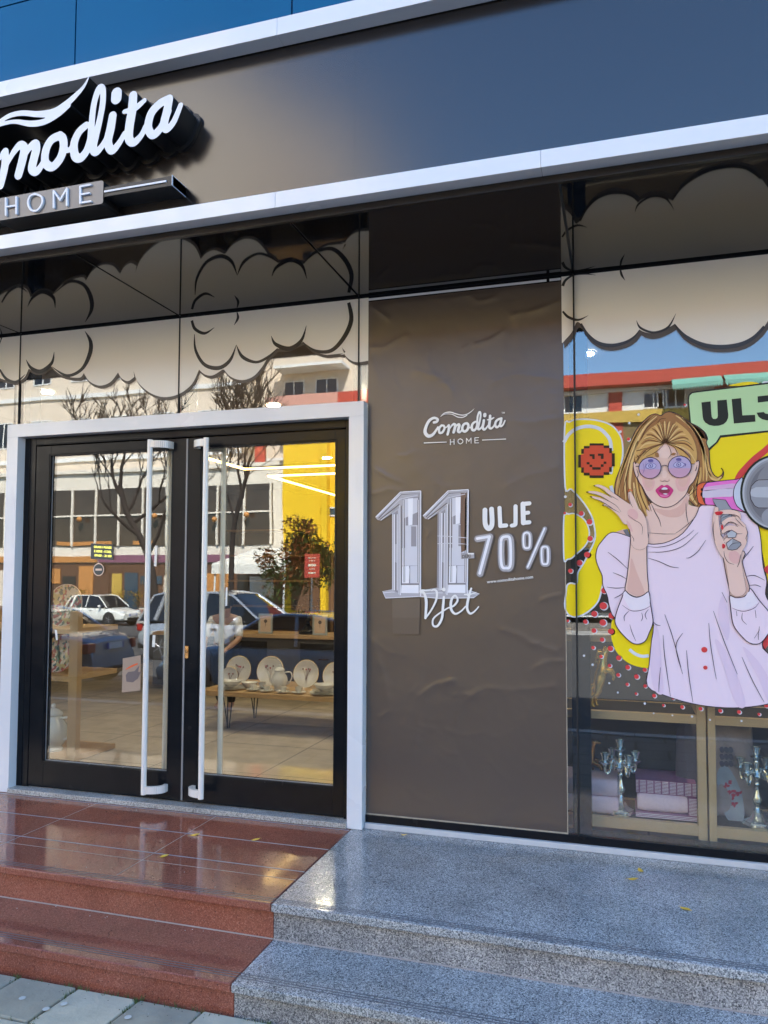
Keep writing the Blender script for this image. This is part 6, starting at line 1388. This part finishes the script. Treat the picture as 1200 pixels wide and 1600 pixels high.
def leafy(c, r, zc, label, mats2, seed, nm='leafy_tree', n=2600, trunk=.07, grp=None, cat='tree', lf=1.):
    t = thing(nm, c, label, cat, grp); rs = random.Random(seed); m = MB(); cl_ = [(rs.gauss(0, .45), rs.gauss(0, .45), rs.gauss(0, .4), rs.uniform(.25, .5)) for _ in range(26)]
    m.tube([(c[0], c[1], c[2]-.02), (c[0]+.03, c[1], (c[2]+zc)/2), (c[0], c[1], zc)], [trunk, trunk*.8, trunk*.5], 8)
    for k in range(7): q = cl_[k]; m.tube([(c[0], c[1], zc-.35*r), (c[0]+q[0]*r*.9, c[1]+q[1]*r*.9, zc+q[2]*r)], [trunk*.4, trunk*.12], 5)
    m.build('trunk' if cat == 'tree' else 'stem', 'bark', t)
    m = MB()
    for i in range(n):
        q = rs.choice(cl_); a = Vector((rs.gauss(0, 1), rs.gauss(0, 1), rs.gauss(0, 1))).normalized()*q[3]*rs.random()**.4
        p = Vector((c[0]+(q[0]+a.x)*r, c[1]+(q[1]+a.y)*r, zc+(q[2]+a.z)*r)); s_ = rs.uniform(.03, .06)*(r**.3)*lf
        u = Vector((rs.gauss(0, 1), rs.gauss(0, 1), rs.gauss(0, 1))).normalized(); v = u.orthogonal().normalized(); mi = 0 if (q[3]*97 % 1 < .5) ^ (rs.random() < .2) else 1
        m.add([p-u*s_, p+v*s_*.5, p+u*s_, p-v*s_*.5], [(0, 1, 2, 3)], mi)
    m.build('crown' if cat == 'tree' else 'foliage', mats2, t)
p = M(484, 870, 19); leafy((p.x, p.y, -.66), 1.25, p.z, 'small leafy tree with orange and green leaves reflected in the right door', ['leaf_orange', 'leaf_green'], 3, n=5200, lf=1.5)
for u, D, lab in ((187, 25.9, 'yellow green bush in a pot reflected above the white car'), (128, 25.9, 'low bush in a pot reflected behind the white car roof'), (215, 25.95, 'green shrub in a pot reflected beside the left pull handle')):
    p = M(u, 935, D); t = thing('plant_pot', (p.x, -D, -.66), lab.replace('bush in a pot', 'pot under the bush').replace('shrub in a pot', 'pot under the shrub'), 'pot', 'pots on the far pavement'); m = MB(); m.lathe([(.001, 0), (.18, 0), (.25, .4), (.26, .42), (.22, .42), (.2, .35), (.001, .35)], (p.x, -D, -.66), 16); m.build('body', 'wall_pink', t)
    leafy((p.x, -D, -.3), .55, .35, lab, ['leaf_yellow', 'leaf_green'], int(u), 'potted_bush', 420, .03, 'bushes in pots on the far pavement', 'bush')
# red board on a post
p0 = M(474, 865, 15); p1 = M(498, 903, 15); t = thing('street_board', ((p0.x+p1.x)/2, -15, -.58), 'red board on a thin post reflected in front of the leafy tree', 'sign')
m = MB(); m.box(p0.x, p1.x, -15.02, -14.98, p1.z, p0.z); m.build('board', 'wall_red', t, bevel=.005); m = MB(); m.tube([((p0.x+p1.x)/2, -15, -.58), ((p0.x+p1.x)/2, -15, p1.z)], .025, 8); m.build('post', 'rim', t)
m = MB()
for zq, w_, hq in ((.82, .30, .02), (.70, .24, .015), (.52, .30, .06), (.36, .2, .015), (.2, .28, .04)): zc_ = p1.z+(p0.z-p1.z)*zq; xc = (p0.x+p1.x)/2; m.box(xc-w_*.4, xc+w_*.4, -14.979, -14.974, zc_-hq/2, zc_+hq/2)
m.build('print', 'wall_cream', t)

# cars: x is forward before turning
def car(loc, heading, L, W, Hh, kind, paint, label, sc=.84):
    t = thing('parked_car', loc, label, 'car', 'cars parked along the street', heading); t.scale = (sc, sc, sc)
    hl = L/2
    if kind == 'hatch': top = [(-hl, .62), (-hl+.08, .86), (-hl+.35, .92), (hl-1.15, .90), (hl-.75, .84), (hl-.2, .72), (hl, .58)]; gh = [(-hl+.10, .90), (-hl+.42, Hh-.10), (-hl+.8, Hh-.01), (-.1, Hh), (.35, Hh-.06), (hl-.95, .90)]
    else: top = [(-hl, .60), (-hl+.05, .90), (-hl+.25, .97), (-hl+.9, .98), (hl-1.35, .94), (hl-.8, .88), (hl-.2, .74), (hl, .55)]; gh = [(-hl+.62, .96), (-hl+1.15, Hh-.10), (-hl+1.6, Hh-.01), (-.05, Hh), (.3, Hh-.06), (hl-1.25, .93)]
    def interp(P, x):
        for a, b in zip(P[:-1], P[1:]):
            if x <= b[0]: return a[1]+(b[1]-a[1])*(x-a[0])/(b[0]-a[0]+1e-9)
        return P[-1][1]
    xs = [-hl, -hl+.04, -hl+.15, -hl+.4, -hl+.7, -hl+1.1, -.6, 0, .6, hl-1.2, hl-.9, hl-.6, hl-.35, hl-.15, hl-.04, hl]; vs = []; n = 0
    for x in xs:
        e = min(x+hl, hl-x); w_ = W/2*(1-.16*math.exp(-e*4)-.05*math.exp(-e*1.2)); zt = interp(top, x); zb = .20+.10*math.exp(-e*8)
        sec = [(w_*.90, zb), (w_*.985, zb+.10), (w_, .48), (w_*.99, min(.68, zt-.06)), (w_*.93, zt-.035), (w_*.80, zt), (w_*.4, zt+.015), (0, zt+.02)]
        ring = [(x, y, z) for y, z in sec]+[(x, -y, z) for y, z in reversed(sec[:-1])]; n = len(ring); vs += ring
    m = MB(); fs = [(i*n+k, i*n+k+1, (i+1)*n+k+1, (i+1)*n+k) for i in range(len(xs)-1) for k in range(n-1)]+[(i*n+n-1, i*n, (i+1)*n, (i+1)*n+n-1) for i in range(len(xs)-1)]
    fs += [tuple(range(n)), tuple(reversed(range((len(xs)-1)*n, len(xs)*n)))]
    def Bd(mb, nm, mt, par=t, **k): return build_local(mb, nm, mt, par, **k)
    m.add(vs, [f[::-1] for f in fs]); body = Bd(m, 'body', paint, sub=1)
    # roof with pillars, then glass just inside
    def ghmesh(shr, z_top, mt, nm, par):
        xs2 = []; g = gh; q = MB(); v2 = []; cnt = 0
        for i in range(len(g)):
            x, z = g[i]; f = (z-.9)/(Hh-.9); wt = W/2*(.92-.20*max(0, f))-shr; wb = W/2*.92-shr
            v2 += [(x, -wt, z-shr), (x, -wt*.6, z-shr+.02), (x, wt*.6, z-shr+.02), (x, wt, z-shr)]
        fs2 = [(i*4+k, (i+1)*4+k, (i+1)*4+k+1, i*4+k+1) for i in range(len(g)-1) for k in range(3)]
        base = len(v2)
        for i in range(len(g)): x, z = g[i]; xx = g[0][0]+(g[-1][0]-g[0][0])*i/(len(g)-1); v2 += [(x, -(W/2*.93-shr), .90), (x, W/2*.93-shr, .90)]
        for i in range(len(g)-1): fs2 += [(base+2*i, base+2*(i+1), (i+1)*4, i*4), (i*4+3, (i+1)*4+3, base+2*(i+1)+1, base+2*i+1)]
        q.add(v2, fs2); return Bd(q, nm, mt, par)
    ghmesh(.0, Hh, 'car_glass', 'glazing', t)
    m = MB(); g = gh
    def w_at(z): return W/2*(.92-.20*max(0, (z-.9)/(Hh-.9)))
    def strip(a, b, wd):    # pillars on both flanks
        for s_ in (-1, 1):
            m.tube([(a[0], s_*(w_at(a[1])+.004), a[1]), (b[0], s_*(w_at(b[1])+.004), b[1])], wd, 6)
    for a, b in zip(g[:-1], g[1:]): strip(a, b, .03)
    strip((-.35, .92), (-.3, Hh-.01), .03)
    if kind == 'hatch': strip((g[0][0]+.45, .92), (g[2][0]-.05, Hh-.02), .06)
    v3 = []
    for i in (1, 2, 3, 4): x, z = g[i]; wt = w_at(z)+.005; v3 += [(x, -wt, z+.006), (x, -wt*.6, z+.03), (x, wt*.6, z+.03), (x, wt, z+.006)]
    m.add(v3, [(i*4+k, (i+1)*4+k, (i+1)*4+k+1, i*4+k+1) for i in range(3) for k in range(3)]); Bd(m, 'roof', paint, smooth=True)
    for sx in (-hl+.72, hl-.78):
        for s_ in (-1, 1):
            q = MB(); q.lathe([(.20, -.10), (.29, -.10), (.315, -.07), (.315, .07), (.29, .10), (.20, .10)], (0, 0, 0), 24, 0, 'y'); q.v = [(p[0]+sx, p[1]+s_*(W/2-.085), p[2]+.315) for p in q.v]; wh = Bd(q, 'wheel', 'tyre', smooth=True)
            q = MB(); q.lathe([(.001, -.09), (.05, -.09), (.06, -.06), (.19, -.05), (.205, -.09), (.205, .05), (.001, .05)], (0, 0, 0), 20, 0, 'y')
            for k in range(5):
                a = 2*math.pi*k/5; q.tube([(0, -.085, 0), (.195*math.cos(a), -.085, .195*math.sin(a))], .022, 6)
            q.v = [(p[0]+sx, (p[1] if s_ < 0 else -p[1])+s_*(W/2-.085), p[2]+.315) for p in q.v]; build_local(q, 'rim', 'rim', wh)
            q = MB(); q.lathe([(.30, 0), (.365, 0), (.365, .01), (.30, .01)], (0, 0, 0), 24, 0, 'y', ring=True); q.v = [(p[0]+sx, p[1]+s_*(W/2*.985)-.005, p[2]+.33) for p in q.v if True]; Bd(q, 'wheel_arch', 'rubber')
    for s_ in (-1, 1):
        q = MB(); q.ball((hl-.16, s_*(W/2-.30), .66), .12, 0, 12, (.9, 1.35, .75)); Bd(q, 'headlight', 'lamp_clear', smooth=True)
        q = MB(); q.box(-hl-.012, -hl+.14, s_*(W/2-.14)-.14, s_*(W/2-.14)+.02 if s_ > 0 else s_*(W/2-.14)+.14, .66, .84); Bd(q, 'tail_light', 'lamp_red', bevel=.03)
        q = MB(); q.ball((.62 if kind == 'hatch' else .75, s_*(W/2+.09), .97), .10, 0, 10, (.6, 1, .7)); Bd(q, 'wing_mirror', paint, smooth=True)
    for sx in (-hl-.018, hl+.018):
        q = MB(); q.box(sx-.008, sx+.008, -.26, .26, .50 if sx > 0 else .70, .61 if sx > 0 else .81, 0); q.box(sx-.0095, sx+.0095, -.262, -.21, .499 if sx > 0 else .699, .611 if sx > 0 else .811, 1); q.box(sx-.0095, sx+.0095, .21, .262, .499 if sx > 0 else .699, .611 if sx > 0 else .811, 1); Bd(q, 'number_plate', ['plate_white', 'plate_blue'])
    q = MB(); q.box(hl-.03, hl+.012, -.42, .42, .28, .42); Bd(q, 'grille', 'rubber', bevel=.01); q = MB(); q.box(-hl-.02, -hl+.1, -W*.40, W*.40, .25, .38); Bd(q, 'bumper', 'rubber', bevel=.02)
    q = MB(); q.tube([(hl-.95, 0, .25), (-hl+.9, 0, .25)], .02, 4); q.box(-hl+.4, hl-.4, -W/2+.1, W/2-.1, .16, .24); Bd(q, 'underbody', 'rubber')
    for s_ in (-1, 1):
        for xx in (-.85, .0): q = MB(); q.box(xx-.08, xx+.08, s_*W/2-.012, s_*W/2+.012, .74, .765); Bd(q, 'door_handle', 'chrome')
    return t
def build_local(mb, nm, mt, par, **k):
    """a part given in its thing's own frame"""
    L = wloc(par); mb.v = [(p[0]+L.x, p[1]+L.y, p[2]+L.z) for p in mb.v]; return mb.build(nm, mt, par, **k)
car((-20.7, -23.3, ZRD(-23.3)), 0.10, 3.8, 1.66, 1.5, 'hatch', 'paint_white', 'small white hatchback parked far across the street, reflected in the left door')
car((-9.42, -6.0, ZRD(-6.0)), math.pi-.10, 4.5, 1.76, 1.42, 'saloon', 'paint_navy', 'dark blue saloon seen from behind, reflected low in the left door')
car((-4.45, -6.0, ZRD(-6.0)), math.pi, 4.4, 1.75, 1.40, 'saloon', 'paint_steel', 'steel blue car with a sloping windscreen reflected behind the plates in the right door')
car((-8.2, -11.2, ZRD(-11.2)), 0.03, 4.3, 1.74, 1.58, 'hatch', 'paint_silver', 'silver car standing in the road, reflected above the plates in the right door', .92)
